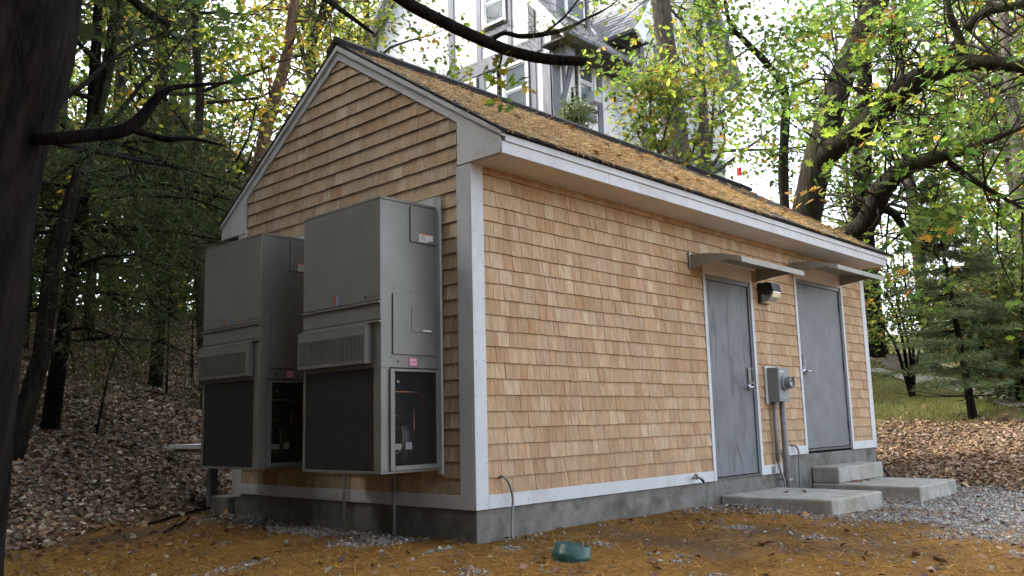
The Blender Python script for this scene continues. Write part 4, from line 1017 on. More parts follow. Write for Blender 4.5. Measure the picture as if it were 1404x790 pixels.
b = MB(); b.box(HX-.12, HX+.32, HY-.62, HY-.075, EV-.62, EV-.225); obj("corbel", b, M['timber'], house, bevel=.05)
def house_window(face, a0, a1, z0, z1, ac=False):
    """sash window: frame, two sashes set at different depths, panes"""
    def bx(mb, p0, p1, d0, d1, q0, q1):
        if face == 'x': mb.box(HX-d1, HX-d0, p0, p1, q0, q1)
        else: mb.box(p0, p1, HY-d1, HY-d0, q0, q1)
    f = MB(); fw = .09
    bx(f, a0-fw, a0, .001, .10, z0-fw, z1+fw); bx(f, a1, a1+fw, .001, .10, z0-fw, z1+fw); bx(f, a0, a1, .001, .10, z1, z1+fw); bx(f, a0, a1, .001, .14, z0-fw, z0)
    wn_ = obj("window", f, M['stucco'], house, bevel=.006)
    g = MB()
    bx(g, a0-fw-.05, a0-fw-.001, .001, .06, z0-fw, z1+fw) ; bx(g, a1+fw+.001, a1+fw+.05, .001, .06, z0-fw, z1+fw); bx(g, a0-fw-.05, a1+fw+.05, .001, .09, z0-fw-.07, z0-fw-.001); obj("window_trim", g, M['eave'], wn_)
    zm = (z0+z1)/2; s = MB(); sw = .05
    for q0, q1, d in ((z0, zm, .035), (zm, z1, .06)):
        bx(s, a0, a0+sw, d-.03, d, q0, q1); bx(s, a1-sw, a1, d-.03, d, q0, q1); bx(s, a0+sw, a1-sw, d-.03, d, q0, q0+sw); bx(s, a0+sw, a1-sw, d-.03, d, q1-sw, q1)
    obj("sash", s, M['stucco'], wn_)
    for q0, q1, d in ((z0, zm, .022), (zm, z1, .046)):
        p_ = MB(); bx(p_, a0+sw, a1-sw, d-.012, d, q0+sw, q1-sw); obj("pane", p_, M['pane'], wn_)
    if ac:
        b_ = MB(); bx(b_, a0+.25, a1-.02, .05, .38, z0+.01, z0+.34); u = obj("window_unit", b_, M['acgalv'], wn_, bevel=.015)
    return wn_
house_window('x', 10.90, 11.74, 9.36, 10.83)
house_window('x', 11.72, 12.52, 12.42, 13.75)
house_window('x', 13.0, 13.8, 9.36, 10.83)
house_window('y', 14.05, 14.68, 9.65, 10.98, ac=True)
b = MB(); b.tube([(HX-.10, 11.97, 9.0), (HX-.10, 11.97, 11.0)], .05, 8); obj("downspout", b, M['eave'], house)
# dormer on the near roof slope
dm = MB(); dm.box(13.1, 14.62, 9.93, 12.5, 11.9, 13.7); obj("dormer", dm, M['timber'], house)
dw = MB(); dw.box(13.45, 14.32, 9.86, 9.925, 12.05, 13.5); w_ = obj("dormer_window", dw, M['stucco'], house, bevel=.01)
for q0, q1 in ((12.13, 12.72), (12.80, 13.42)): obj("pane", MB().box(13.54, 14.23, 9.85, 9.859, q0, q1), M['pane'], w_)
obj("window_trim", MB().box(14.33, 14.40, 9.85, 9.925, 11.98, 13.5), M['eave'], w_)
roof_plane("dormer_roof", [(12.9, 9.7, 13.7), (14.85, 9.7, 13.7), (14.85, 12.6, 14.6), (12.9, 12.6, 14.6)])
b = MB(); b.prism([(9.80, 11.78), (9.80, 11.90), (10.55, 12.95), (10.55, 12.72)], 0, 14.63, 14.75); obj("dormer_flashing", b, M['stucco'], house)
# cross gable at the right with its swept bargeboard
GXC, GY0 = 18.1, 8.6
b = MB(); b.prism([(15.75, hz), (20.45, hz), (20.45, 12.3), (GXC, 16.9), (15.75, 12.3)], 1, GY0+.45, 14); obj("cross_wing", b, M['stucco'], house)
roof_plane("wing_roof", [(14.95, 13.2, 11.72), (14.95, GY0, 11.72), (GXC, GY0, 17.2), (GXC, 13.2, 17.2)])
roof_plane("wing_roof", [(21.3, GY0, 11.72), (21.3, 13.2, 11.72), (GXC, 13.2, 17.2), (GXC, GY0, 17.2)])
cv = [(14.93, 11.62), (15.25, 12.0), (15.75, 12.75), (16.6, 14.35), (GXC, 17.1)]
b = MB(); b.prism([(x_, z_+.06) for x_, z_ in cv]+[(x_+.05, z_-.62) for x_, z_ in cv[::-1][:-1]]+[(15.3, 11.35)], 1, GY0-.09, GY0-.005); obj("bargeboard", b, M['stucco'], house)
b = MB(); b.box(14.98, 15.74, GY0+.05, 13.0, 11.50, 11.56); obj("soffit", b, M['eave'], house)
b = MB(); b.box(14.83, 14.945, GY0, 11.0, 11.56, 11.68); obj("gutter", b, M['eave'], house, bevel=.02)
b = MB(); b.box(16.35, 17.1, GY0+.38, GY0+.449, 9.6, 11.9); w_ = obj("window", b, M['stucco'], house); obj("pane", MB().box(16.45, 17.0, GY0+.36, GY0+.379, 9.7, 11.8), M['pane'], w_)
for a, b_ in ((15.76, 15.98), (17.3, 17.5), (19.0, 19.2)):
    bb_ = MB(); bb_.box(a, b_, GY0+.39, GY0+.449, hz+1, 11.6); obj("timber", bb_, M['timber'], house)
bb_ = MB(); bb_.box(15.99, 20.4, GY0+.39, GY0+.448, 8.6, 8.85); obj("timber", bb_, M['timber'], house)

# ================================================================== trees
def tree_thing(name, label, base, group=None):
    return thing(name, label, "tree", base, group)

# ---- dark pine in the left foreground, with its limbs reaching over the view
pb = MB()
D1 = 3.3
base = at(-95, 900, D1); base[2] = float(terrain(base[0], base[1]))-.1
t = tree_thing("near_pine", "huge dark leaning pine trunk with bare limbs filling the left foreground", base)
P = smooth_poly([at(-124, 1000, D1), at(-112, 790, D1), at(-84, 520, D1), at(-66, 250, D1), at(-43, 60, D1), at(-24, -120, D1), at(40, -700, D1), at(120, -1500, D1+.4), at(180, -2600, D1+.8)], 6)
R_ = np.interp(np.linspace(0, 8, len(P)), range(9), np.array([110, 100, 98, 108, 128, 132, 120, 90, 40])*D1/F)
nb = 84; zz = np.linspace(0, len(P)-1, 150); P = np.stack([np.interp(zz, range(len(P)), P[:, i]) for i in range(3)], 1); R_ = np.interp(zz, range(len(R_)), R_)
pb.tube(P, R_, nb); V_ = np.array(pb.v).reshape(len(P), nb, 3); A_ = np.arange(nb)/nb
hgt = np.cumsum(np.r_[0, np.linalg.norm(np.diff(P, axis=0), axis=1)])
wob = fbm(A_[None]*0+hgt[:, None]*1.6+3, A_[None]*9, 3)*1.6
rd = np.abs(vnoise((A_[None]*26+wob*2.2) % 26+hgt[:, None]*0, hgt[:, None]*2.3+A_[None]*0)-.5)*2
V_ = P[:, None]+(V_-P[:, None])*(1+.055*(rd[..., None]-.5))
pb.v = [tuple(v) for v in V_.reshape(-1, 3)]
obj("trunk", pb, M['barkd'], t, smooth=True)
lm = MB(); tips = []; dirs = []
def limb(pts, side, n_=10, L=.6, r=.006, dr=.05, wob=.008):
    P = limb_px(lm, pts, 9, 6, wob); twig_out(lm, P, n_, L, r, tips, .1, 1, side, dirs=dirs, droop=dr); return P
limb([(20, 190, D1, 20), (70, 190, D1-.05, 18), (120, 186, D1, 18), (165, 180, D1+.05, 19), (190, 166, D1+.08, 18), (206, 146, D1+.1, 15), (220, 130, D1+.1, 11), (240, 120, D1+.12, 8), (270, 117, D1+.15, 6), (318, 113, D1+.2, 3)], (.5, 1), 0)
limb([(178, 176, D1+.06, 12), (205, 185, D1+.1, 9), (230, 191, D1+.12, 9), (262, 190, D1+.15, 6), (305, 199, D1+.2, 3)], (.4, 1), 0)
limb([(60, 150, D1+.4, 9), (110, 120, D1+.6, 7), (150, 85, D1+.8, 5), (190, 60, D1+1, 4), (240, 40, D1+1.2, 3)], (.3, 1), 9, .45, .004)
limb([(75, 196, D1+.5, 8), (130, 208, D1+.7, 6), (190, 220, D1+.9, 5), (250, 232, D1+1.2, 3)], (.3, 1), 7, .4, .004)
PL = limb([(-20, -300, D1, 40), (250, -260, 4.0, 30), (480, -60, 4.8, 22), (553, 0, 5.2, 18), (600, 26, 5.4, 17), (650, 50, 5.6, 17), (700, 70, 5.8, 16), (750, 81, 5.9, 15), (801, 84, 6.0, 13)], (.6, .9), 0)
limb([(668, 60, 5.7, 6), (690, 46, 5.7, 6), (715, 50, 5.75, 7), (745, 47, 5.8, 7), (775, 40, 5.9, 6), (800, 28, 6, 4), (840, 6, 6.1, 2), (860, -20, 6.1, 2)], (.3, 1), 0)
limb([(745, 47, 5.8, 4), (775, 22, 5.9, 3), (800, -10, 6, 2)], (.3, 1), 0)
limb([(688, 68, 5.72, 4), (687, 82, 5.72, 3.4), (683, 100, 5.7, 2.5), (686, 130, 5.72, 2)], (.3, 1), 0)
limb([(300, -120, 4.2, 14), (420, -20, 4.6, 10), (460, 8, 4.8, 8), (512, 46, 5, 4)], (.5, 1), 3, .3, .004)
limb([(-10, -200, D1, 24), (120, -60, 3.8, 18), (185, 2, 4.2, 13), (205, 20, 4.3, 11), (232, 33, 4.4, 8)], (.5, 1), 3, .35, .005)
obj("limbs", lm, M['barkd'], t, smooth=True)
tt = np.array(tips); dd = np.array(dirs)
ex1 = np.array([at(a, b, 5.85) for a, b in ((742, 42), (760, 45), (775, 38), (720, 44), (765, 48), (772, 50), (782, 42), (696, 40), (668, 38), (725, 30), (800, 40), (815, 60), (748, 30))])
ex1 = np.concatenate([ex1, ex1+RNG.normal(size=ex1.shape)*.08])
parts = [needles_at(tt, dd, 10, .10, 'dark', .018, .03)] if len(tt) else []
nd = needles_at(ex1, np.tile(unit(AR*.6-np.array([0, 0, .2])), (len(ex1), 1)), 16, .15, 'dark', .014, .03, .7); nd = (nd[0], nd[1], nd[2]*np.array([2.6, 1.7, 1.2]))
parts.append(nd)
# upper crown, above the frame, shading the gable side
top = []
for i in range(360):
    a = RNG.uniform(0, 6.28); r_ = 4.2*math.sqrt(RNG.random()); z_ = RNG.uniform(6.2, 13); top.append(np.array([base[0]-.8+r_*math.cos(a), base[1]+1.0+r_*math.sin(a), z_]))
top = np.array(top); parts.append(needles_at(top, RNG.normal(size=top.shape), 90, .30, 'dark', .05, .45, .5))
crown("crown", parts, t, 'needle')
lv = np.array([at(a, b, 5.7) for a, b in ((668, 100), (676, 108), (672, 112), (690, 92), (702, 108), (708, 113), (675, 140), (685, 138), (692, 142), (684, 84), (728, 118))])
crown("twig_leaves", [leaves_at(lv, 4, .045, .085, 'maple', 'lobed')], t)

# ---- reddish slim pine behind the gable
b0, d0 = hit(330, 330, 10); base = at(345, 262, 15.5); base[2] = float(terrain(base[0], base[1]))
t = tree_thing("slim_pine", "slim reddish pine trunk rising behind the left slope of the shed roof", base)
mb = MB(); P = limb_px(mb, [(325, 330, 15.5, 17), (350, 245, 15.5, 17), (362, 190, 15.5, 18), (375, 140, 15.5, 17), (390, 90, 15.5, 15), (400, 30, 15.6, 14), (404, -40, 15.7, 12), (400, -260, 16, 6)], 10, 6, .04)
mb.tube([P[0]-[0, 0, 3.2], P[0]-[0, 0, 1.6], P[0]], [.14, .125, .11], 10)
tips = []; dirs = []
for k in range(26):
    i = RNG.integers(4, len(P)-6); d = unit(RNG.normal(size=3)*[1, 1, .35]+[0, 0, .05]); L = RNG.uniform(.7, 1.9)
    q = np.array([P[i], P[i]+d*L*.5+[0, 0, .06], P[i]+d*L+[0, 0, -.08]]); mb.tube(q, [.022, .014, .006], 5, cap=False)
    twig_out(mb, q, 3, .5, .006, tips, .1, 0, dirs=dirs)
obj("trunk", mb, M['barkr'], t, smooth=True)
crown("crown", [needles_at(np.array(tips), np.array(dirs), 16, .13, 'spruce', .02, .06)], t, 'needle')

# ---- oak with spreading limbs at the right
RNG = np.random.default_rng(44)
base = at(1110, 330, 14.5); base[2] = float(terrain(base[0], base[1]))
t = tree_thing("oak_tree", "big oak with thick curving mossy limbs at the far end of the roof", base)
mb = MB(); tips = []
B0 = at(1104, 300, 14.5)
mb.tube(smooth_poly([base-[0, 0, .4], base+[.03, 0, .6], (base+B0)/2, B0], 5), np.linspace(.36, .245, 16), 14)
P1 = limb_px(mb, [(1104, 305, 14.5, 40), (1112, 262, 14.5, 40), (1122, 218, 14.5, 40), (1138, 160, 14.7, 36), (1155, 105, 15, 34), (1178, 55, 15.3, 33), (1205, -5, 15.6, 30), (1230, -80, 16, 24), (1250, -260, 16.4, 10)], 14, 6, .03)
P2 = limb_px(mb, [(1120, 230, 14.5, 32), (1138, 208, 14.3, 32), (1168, 186, 14.0, 31), (1195, 162, 13.7, 31), (1228, 132, 13.4, 33), (1255, 112, 13.2, 32), (1288, 95, 13, 27), (1330, 86, 12.8, 22), (1404, 92, 12.5, 17), (1500, 110, 12.2, 9)], 12, 6, .04)
P3 = limb_px(mb, [(1118, 345, 14.3, 44), (1150, 330, 13.9, 36), (1182, 312, 13.6, 30), (1198, 286, 13.4, 29), (1212, 256, 13.2, 28), (1240, 232, 13, 24), (1275, 218, 12.8, 19), (1325, 205, 12.5, 12), (1400, 175, 12.2, 7)], 12, 6, .04)
P4 = limb_px(mb, [(1310, 90, 12.9, 14), (1318, 62, 12.8, 12), (1300, 10, 12.8, 9), (1302, -40, 12.8, 6)], 8)
P5 = limb_px(mb, [(1325, 40, 12.8, 14), (1350, 18, 12.7, 13), (1404, 5, 12.5, 12)], 8)
P6 = limb_px(mb, [(1226, 138, 13.4, 8), (1190, 126, 13.6, 6), (1158, 118, 13.8, 4), (1130, 104, 14, 2)], 7)
P7 = limb_px(mb, [(1196, 285, 13.4, 14), (1225, 292, 13.3, 12), (1250, 330, 13.2, 7), (1275, 345, 13.2, 3)], 7)
P8 = limb_px(mb, [(1300, 222, 12.7, 9), (1340, 250, 12.5, 8), (1370, 268, 12.4, 6), (1410, 290, 12.2, 4)], 7)
for P, n_, fr in ((P1, 26, (.3, 1)), (P2, 46, (.25, 1)), (P3, 34, (.3, 1)), (P4, 8, (.2, 1)), (P5, 10, (.2, 1)), (P6, 10, (.2, 1)), (P7, 8, (.3, 1)), (P8, 10, (.2, 1))):
    twig_out(mb, P, n_, 1.55, .018, tips, .25, 1, fr)
obj("trunk", mb, M['bark2'], t, smooth=True)
tips = np.array(tips); LP = np.concatenate([P1, P2, P3, P4, P5]); tips = tips[np.array([np.min(np.linalg.norm(LP-q, axis=1)) for q in tips]) > .75]; tips = tips[RNG.random(len(tips)) < .24]
crown("crown", [leaves_at(tips, 12, .16, .165, 'oak', 'lobed', up=.7)], t)

# ---- straight grey trunk right of the house
base = at(932, 232, 17); base[2] = float(terrain(base[0], base[1]))
t = tree_thing("straight_oak", "straight grey oak trunk standing in front of the white house wall", base)
mb = MB(); P = limb_px(mb, [(936, 300, 17, 36), (930, 222, 17, 35), (922, 150, 17, 33), (914, 70, 17, 27), (906, 0, 17, 24), (898, -120, 17, 18), (893, -300, 17, 9)], 12, 6, .02)
mb.tube([P[0]-[0, 0, 4.5], P[0]-[0, 0, 2], P[0]], [.34, .29, .256], 12)
tips = []; twig_out(mb, P, 30, 2.2, .03, tips, .2, 1, (.62, 1)); obj("trunk", mb, M['bark'], t, smooth=True)
tips = np.array(tips); tips = tips[RNG.random(len(tips)) < .25]
crown("crown", [leaves_at(tips, 10, .22, .14, 'young', 'lobed')], t)

# ---- young yellow green tree in front of it
base = at(918, 260, 13.2); base[2] = float(terrain(base[0], base[1]))
t = tree_thing("young_maple", "young tree with yellow green and orange leaves just behind the roof ridge", base)
mb = MB(); tips = []
for pts in ([(915, 255, 13.2, 6), (905, 215, 13.2, 5), (893, 170, 13.1, 4), (892, 130, 13, 3), (895, 100, 13, 2)], [(915, 255, 13.2, 5), (898, 225, 13.1, 4), (882, 200, 13, 3), (872, 176, 12.9, 2)], [(920, 235, 13.2, 5), (946, 215, 13.1, 4), (958, 180, 13, 3), (966, 140, 13, 3), (964, 90, 13, 2)], [(905, 215, 13.2, 4), (915, 170, 13, 3), (935, 120, 13, 2)], [(893, 170, 13.1, 3), (876, 140, 13, 2), (868, 118, 13, 1.5)]):
    P = limb_px(mb, pts, 6, 4); twig_out(mb, P, 13, .75, .007, tips, .2, 1, (.35, 1))
mb.tube([base-[0, 0, .2], at(915, 255, 13.2)], [.06, .035], 7)
obj("trunk", mb, M['bark'], t); tips = np.array(tips); tips = tips[RNG.random(len(tips)) < .24]
crown("crown", [leaves_at(tips, 8, .15, .105, 'young', 'lobed', up=.6)], t)

# ---- dead leaning limb tree between
base = at(1075, 300, 20); base[2] = float(terrain(base[0], base[1]))
t = tree_thing("crooked_tree", "thin crooked tree with a bent bare top between the two oaks", base)
mb = MB(); P = limb_px(mb, [(1078, 320, 20, 15), (1074, 240, 20, 14), (1076, 180, 20, 13), (1077, 135, 20, 12), (1068, 108, 20, 11), (1045, 80, 20, 10), (1020, 55, 20, 9), (1000, 30, 20, 6), (990, -30, 20, 4)], 8, 5, .05)
mb.tube([P[0]-[0, 0, 3.5], P[0]], [.16, .125], 8); tips = []; twig_out(mb, P, 30, 1.7, .014, tips, .2, 1, (.1, 1)); obj("trunk", mb, M['bark2'], t, smooth=True)
tips = np.array(tips); tips = tips[RNG.random(len(tips)) < .5]; crown("crown", [leaves_at(tips, 10, .2, .15, 'oak')], t)

# ---- dark trunk past the end of the wall
base = hit(1200, 492)[0]
t = tree_thing("dark_oak", "thick dark trunk standing right behind the far corner board of the shed", base)
mb = MB(); Db = float((base-CAM) @ AF); P = limb_px(mb, [(1201, 500, Db, 40), (1198, 460, Db, 30), (1192, 400, Db, 28), (1186, 340, Db, 27), (1182, 250, Db, 25), (1186, 120, Db, 20), (1180, -60, Db, 12)], 12, 5, .02)
tips = []; twig_out(mb, P, 30, 2.6, .03, tips, .2, 1, (.4, 1)); obj("trunk", mb, M['barkd'], t, smooth=True)
tips = np.array(tips); tips = tips[RNG.random(len(tips)) < .22]; crown("crown", [leaves_at(tips, 9, .25, .16, 'wood')], t)

# ---- spruce
def spruce(base, H, R0, label, lean=.0, seed=1, bare=.10, side=None):
    t = tree_thing("spruce", label, base); mb = MB(); rr = np.random.default_rng(seed)
    z = np.linspace(0, H, 8); P = np.stack([base[0]+AR[0]*lean*z/H, base[1]+AR[1]*lean*z/H, base[2]+z], -1); P[0, 2] -= .2
    mb.tube(P, np.linspace(H*.0165, .012, 8)*np.array([1.15]+[1]*7), 9); tips = []; dirs = []
    nw = int(H/.28)
    for k in range(nw):
        f = bare+(1-bare)*(k/nw); c_ = np.array([np.interp(f*H, z, P[:, i]) for i in range(3)]); L = R0*(1-f)**.85*(.75 if f < .16 else 1)
        for j in range(6):
            a = rr.uniform(0, 6.28); l = L*rr.uniform(.55, 1.12); d = np.array([math.cos(a), math.sin(a), rr.uniform(-.18, .06)])
            q = np.array([c_, c_+d*l*.5+[0, 0, -.02*l], c_+d*l+[0, 0, .02*l]]); mb.tube(q, [.014, .009, .004], 4, cap=False)
            if f < .13: continue
            side_ = np.cross(d, [0, 0, 1])
            for s in np.arange(.22, 1.02, .075):
                p = c_+d*l*s; w_ = .34*l*(1.05-s)+.05
                for sg in (-1, 1):
                    for u_ in (.35, .75, 1.):
                        tips.append(p+side_*sg*w_*u_+d*w_*u_*.6+[0, 0, -.05*w_*u_+rr.normal()*.015]); dirs.append(unit(d+side_*sg*.9+[0, 0, -.1]))
    obj("trunk", mb, M['barkd'], t); crown("crown", [needles_at(np.array(tips), np.array(dirs), 6, .13, 'spruce', .055, .03, 1.1)], t, 'needle')
bs = hit(1335, 574)[0]
Hs = (574-232)/F*float((bs-CAM) @ AF)*1.02
spruce(bs, Hs, 2.0, "loose layered spruce standing on the edge of the leaf covered rise", lean=-.42, seed=4)
# ---- multi stemmed shrub tree
bs = hit(1250, 544)[0]; Db = float((bs-CAM) @ AF)
t = tree_thing("multistem_tree", "small bare legged tree with several thin stems left of the spruce", bs); mb = MB(); tips = []
for pts in ([(1250, 546, Db, 7), (1246, 520, Db, 6), (1238, 470, Db, 4.5), (1228, 430, Db, 4), (1212, 400, Db, 2.5)], [(1250, 546, Db, 6), (1238, 505, Db, 5), (1226, 470, Db, 4), (1205, 440, Db, 2.5)], [(1252, 546, Db, 6), (1253, 500, Db, 4), (1249, 440, Db, 3.4), (1240, 380, Db, 2.5), (1238, 330, Db, 1.6)], [(1250, 540, Db, 5), (1247, 480, Db, 4), (1230, 410, Db, 3), (1225, 350, Db, 2)], [(1250, 530, Db, 4), (1262, 470, Db, 3), (1268, 410, Db, 2)]):
    P = limb_px(mb, pts, 6, 4, .05); twig_out(mb, P, 14, 1.2, .010, tips, .3, 1, (.5, 1))
obj("trunk", mb, M['barkd'], t); tips = np.array(tips); tips = tips[RNG.random(len(tips)) < .32]; crown("crown", [leaves_at(tips, 6, .18, .12, 'wood')], t)

# ---- dark evergreen bushes at the right edge
def bush(px, py, D, R_, H, pal, label, name="evergreen_bush", n=260, size=.16):
    b0 = at(px, py, D); b0[2] = float(terrain(b0[0], b0[1])); t = thing(name, label, "bush", b0); mb = MB(); C_ = []
    for k in range(14):
        a = RNG.uniform(0, 6.28); f = RNG.uniform(.3, 1); q = np.array([b0, b0+[R_*.4*math.cos(a), R_*.4*math.sin(a), H*f*.55], b0+[R_*.8*math.cos(a), R_*.8*math.sin(a), H*f]]); mb.tube(q, [.05, .03, .008], 5, cap=False)
    obj("stems", mb, M['barkd'], t)
    u = RNG.normal(size=(n, 3)); u = unit(u)*RNG.random((n, 1))**.4; C_ = b0+np.array([0, 0, H*.52])+u*[R_, R_, H*.5]
    crown("foliage", [leaves_at(C_, 26, .22, size, pal)], t)
bush(1396, 500, 19.5, 1.6, 3.6, 'hemlock', "dark evergreen bush at the edge of the grass right of the spruce")
bush(1470, 470, 21, 3.0, 6.5, 'oak', "tall green bush rising behind the dark evergreen bush", "tall_bush", 210, .17)
bush(1345, 400, 27, 2.0, 3.2, 'wood', "pale green bush half hidden behind the spruce branches", "leafy_bush", 240, .18)

# ---- left wood: dark trunk, hemlocks, saplings
bs = hit(72, 590)[0]; Db = float((bs-CAM) @ AF)
t = tree_thing("dark_pine", "dark leaning trunk with low drooping boughs on the leafy slope", bs); mb = MB()
P = limb_px(mb, [(64, 606, Db, 34), (70, 575, Db, 24), (80, 500, Db, 21), (92, 420, Db, 19), (106, 330, Db, 18), (118, 240, Db, 16), (126, 150, Db, 14), (132, 60, Db, 14), (138, -60, Db, 9)], 10, 5, .03)
tips = []; dirs = []
for k in range(30):
    i = int(RNG.uniform(.30, .72)*len(P)); d = unit(RNG.normal(size=3)*[1, 1, .2]+AR*.5+[0, 0, -.12]); L = RNG.uniform(1.2, 3.0)
    q = np.array([P[i], P[i]+d*L*.35+[0, 0, .06], P[i]+d*L*.7, P[i]+d*L+[0, 0, -.25]]); mb.tube(q, [.03, .022, .012, .005], 5, cap=False)
    twig_out(mb, smooth_poly(q, 3), 12, .8, .006, tips, -.05, 0, (.2, 1), dirs=dirs, droop=.06)
obj("trunk", mb, M['barkd'], t, smooth=True)
tt, dd = np.array(tips), np.array(dirs)
crown("crown", [needles_at(tt, dd, 26, .13, 'hemlock', .05, .12)], t, 'needle')
def hemlock(px, py, D, H, R0, label, seed, pal='hemlock', per=20):
    b0 = at(px, py, D); b0[2] = float(terrain(b0[0], b0[1])); t = tree_thing("hemlock", label, b0); mb = MB(); rr = np.random.default_rng(seed)
    mb.tube([b0-[0, 0, .2], b0+[.05, 0, H*.5], b0+[.1, 0, H]], [.13, .09, .02], 8); tips = []; dirs = []
    for k in range(int(H*7)):
        f = rr.uniform(.44, .98); a = rr.uniform(0, 6.28); l = R0*(1-f)**.7*rr.uniform(.6, 1.1); d = np.array([math.cos(a), math.sin(a), .08]); c_ = b0+[.1*f, 0, H*f]
        q = np.array([c_, c_+d*l*.5+[0, 0, .03], c_+d*l+[0, 0, -.22*l]]); mb.tube(q, [.02, .012, .004], 4, cap=False); sd = np.cross(d, [0, 0, 1])
        for s in np.arange(.2, 1.05, .12):
            p = c_+d*l*s+[0, 0, -.2*l*s*s]
            for sg in (-1, 1):
                for u_ in (.4, .9): tips.append(p+sd*sg*u_*.32*l*(1.1-s)+[0, 0, -.06*u_]); dirs.append(unit(d*.6+sd*sg+[0, 0, -.35]))
    obj("trunk", mb, M['barkd'], t); crown("crown", [needles_at(np.array(tips), np.array(dirs), per, .17, pal, .07, .10)], t, 'needle')
hemlock(215, 470, 15.0, 5.0, 2.7, "dark hemlock with drooping boughs on the slope left of the shed", 5)
hemlock(120, 440, 17.5, 4.4, 3.0, "dark hemlock deep in the shade behind the dark leaning trunk", 6)
hemlock(290, 450, 17.0, 4.8, 2.6, "dark low hemlock close behind the back corner of the gable", 7)
hemlock(30, 450, 15.5, 4.8, 2.8, "dark hemlock mostly hidden by the near pine trunk", 8)
hemlock(235, 430, 22, 5.0, 2.6, "tall hemlock farther up the wooded slope", 9, 'spruce')
zt_ = at(779, 118, 13.6); bt_ = float(terrain(zt_[0], zt_[1]))
hemlock(779, 118, 13.6, zt_[2]-bt_, .75, "young pale green pine whose feathery top shows over the shed roof before the white house", 12, 'pale', 4)
vp = at(1012, 214, 21); vb = float(terrain(vp[0], vp[1]))
t = thing("marker_pipe", "white pipe with a red band standing beyond the roof ridge", "pipe", (vp[0], vp[1], vb))
b = MB(); b.tube([(vp[0], vp[1], vb-.2), (vp[0], vp[1], vp[2])], .055, 10); obj("pipe", b, M['stucco'], t, smooth=True)
b = MB(); b.lathe([(.062, 0), (.062, .20)], (vp[0], vp[1], vp[2]-.50), n=10); obj("red_band", b, M['red'], t)
b = MB(); b.lathe([(.075, 0), (.02, .16)], (vp[0], vp[1], vp[2]), n=10); obj("pipe_cap", b, M['stucco'], t)
def sapling(px, py, D, H, label, pal='beech', lean=(0, 0), n=7, size=.09, per=4):
    b0, Dh = hit(px, py); t = tree_thing("sapling", label, b0); mb = MB(); tips = []
    P = smooth_poly([b0-[0, 0, .1], b0+[lean[0]*.3, lean[1]*.3, H*.4], b0+[lean[0]*.7, lean[1]*.7, H*.75], b0+[lean[0], lean[1], H]], 4)
    mb.tube(P, np.linspace(.020, .005, len(P)), 6); twig_out(mb, P, n, .7, .006, tips, .3, 0, (.35, 1)); obj("trunk", mb, M['barkd'], t)
    crown("crown", [leaves_at(np.array(tips), per, .09, size, pal)], t)
sapling(130, 600, 0, 1.9, "thin sapling on the slope right of the dark leaning trunk", lean=(.35, -.2))
sapling(228, 545, 0, 2.0, "thin sapling with few pale leaves near the farther air conditioner", n=5)
sapling(262, 520, 0, 2.6, "slender taller sapling close to the back corner of the shed")
# ---- broadleaf trees of the left wood
def broadleaf(px, D, H, r, L, label, pal, seed, per=12, size=.15, shape='diamond', cf=.3, nl=20, name="leafy_tree", spread=.26, lean=0., bk='bark'):
    b0 = at(px, 590, D); b0[2] = float(terrain(b0[0], b0[1])); t = tree_thing(name, label, b0); rr = np.random.default_rng(seed)
    mb, tips = grow(rr, H, r, cf, nl, L, lean=(AR[0]*lean, AR[1]*lean)); mb.v = [tuple(np.array(v)+b0) for v in mb.v]
    obj("trunk", mb, M[bk], t, smooth=True); crown("crown", [leaves_at(tips+b0, per, spread, size, pal, shape)], t)
broadleaf(18, 10.5, 10, .11, 3.2, "yellow green maple spreading over the top left of the slope", 'maple', 21, 10, .13, 'lobed', .38, 24, "maple", lean=1.6, bk='bark2')
broadleaf(285, 14, 10.5, .10, 3.0, "yellow leaved beech close behind the back corner of the shed", 'yellow', 22, 11, .12, 'diamond', .22, 24, "beech", bk='bark2')
broadleaf(430, 19, 13, .16, 3.8, "light green tree rising behind the peak of the shed roof", 'beech', 23, 10, .15, 'diamond', .25, 26)
broadleaf(505, 19, 12.5, .13, 2.3, "light green tree beside the left wall of the white house", 'maple', 24, 10, .14, 'diamond', .35, 24)
broadleaf(1000, 26, 16, .2, 4.2, "broad green tree right of the white house", 'oak', 25, 4, .17, 'diamond', .22, 26)
broadleaf(1290, 27, 17, .2, 4.6, "green tree spreading over the rise behind the spruce", 'oak', 26, 6, .18, 'diamond', .3, 28)
broadleaf(1420, 22, 14, .2, 4.4, "full green tree at the right edge behind the bushes", 'oak', 27, 9, .16, 'diamond', .2, 28)
broadleaf(210, 20, 15, .18, 4.0, "tall green tree in the middle of the left wood", 'wood', 28, 11, .17, 'diamond', .3, 26, bk='bark2')

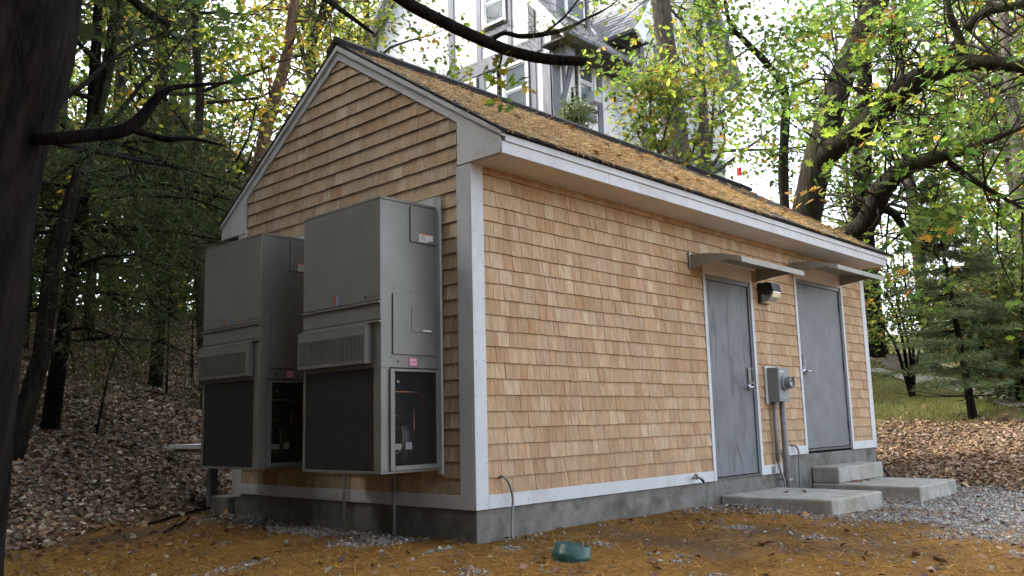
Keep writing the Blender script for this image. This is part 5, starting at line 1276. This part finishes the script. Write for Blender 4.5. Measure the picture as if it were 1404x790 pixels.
# ---- the far wood, one mass: many trees joined
NTR, NSH = 5, 5
protos = []
for s_ in range(5):
    rr = np.random.default_rng(100+s_); mb, tips = grow(rr, 16, .17, .28, 26, 4.2); V, T_ = mb_arrays(mb)
    protos.append((V, T_, tips))
Vb, Fb, ob = [], [], 0; parts = []
spots = [(math.radians(82+2.0*k), -2000, 12+(k*3.7) % 8, .72+.23*((k*.37) % 1), NSH) for k in range(NTR)]  # trees left of the view, added to keep the sun off the gable
for k in range(46):  # unseen trees left and behind, added to darken what the AC fronts reflect
    spots.append((math.radians(RNG.uniform(92, 215)), -2000, RNG.uniform(19, 34), RNG.uniform(.9, 1.3), 7))
for k in range(85):
    px = RNG.uniform(-700, 1700); D = RNG.uniform(25, 52); spots.append((YAW-math.atan((px-702)/F), px, D, RNG.uniform(.75, 1.2), 4))
for k in range(52):                                       # unseen trees carrying the wood on leftward, added to shade the gable
    hd_ = math.radians(RNG.uniform(114, 250)); spots.append((hd_, -2000, RNG.uniform(6.0, 18), RNG.uniform(.5, 1.0), 18))
for th, px, D, s_, pern in spots:
    p = np.array([CAM[0]+math.cos(th)*D, CAM[1]+math.sin(th)*D, 0])
    if HX-3 < p[0] < 24 and 5.5 < p[1] < 22: continue
    if 560 < px < 860 and D < 45: continue
    if 1190 < px < 1350 and D < 60: continue
    if 900 < px < 1110 and RNG.random() < .75: continue
    p[2] = float(terrain(p[0], p[1]))-.2; V, T_, tips = protos[RNG.integers(0, 5)]
    a = RNG.uniform(0, 6.28); Rm = np.array([[math.cos(a), -math.sin(a), 0], [math.sin(a), math.cos(a), 0], [0, 0, 1]])*s_
    Vb.append(V @ Rm.T+p); Fb.append(T_+ob); ob += len(V)
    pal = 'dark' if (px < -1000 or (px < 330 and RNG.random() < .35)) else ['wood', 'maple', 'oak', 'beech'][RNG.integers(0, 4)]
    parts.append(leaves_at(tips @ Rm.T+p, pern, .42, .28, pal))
for k in range(420):                                      # unseen evergreen leaf clumps left of the view, added to darken the gable side
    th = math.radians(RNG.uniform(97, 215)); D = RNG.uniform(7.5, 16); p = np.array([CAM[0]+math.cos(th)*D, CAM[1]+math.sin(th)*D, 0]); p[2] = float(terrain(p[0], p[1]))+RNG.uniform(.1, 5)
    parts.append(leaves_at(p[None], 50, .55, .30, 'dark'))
for k in range(200):  # more unseen leaf clumps, added to close the bright gap mirrored in the AC fronts
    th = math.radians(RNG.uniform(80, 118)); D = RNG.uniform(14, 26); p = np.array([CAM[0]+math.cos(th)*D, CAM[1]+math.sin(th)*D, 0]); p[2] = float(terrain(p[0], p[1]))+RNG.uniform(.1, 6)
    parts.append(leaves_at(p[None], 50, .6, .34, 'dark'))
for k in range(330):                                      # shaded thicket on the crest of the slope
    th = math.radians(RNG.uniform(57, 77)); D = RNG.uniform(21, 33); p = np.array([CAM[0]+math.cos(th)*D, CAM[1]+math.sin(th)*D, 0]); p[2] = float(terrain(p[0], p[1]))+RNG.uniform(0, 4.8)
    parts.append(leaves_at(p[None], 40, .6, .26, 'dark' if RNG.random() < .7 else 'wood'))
wood = thing("far_wood", "mass of autumn trees in the far wood all round the shed", "trees", (20, 30, 0)); wood["kind"] = 'stuff'
V, Fc, Cc = cat(parts); cw_ = arr_mesh("foliage", V, Fc, 3, Cc, M['leaf'], wood); cw_["kind"] = 'stuff'
tr = arr_mesh("trunks", np.concatenate(Vb), np.concatenate(Fb), 3, None, M['bark'], wood); tr["kind"] = 'stuff'
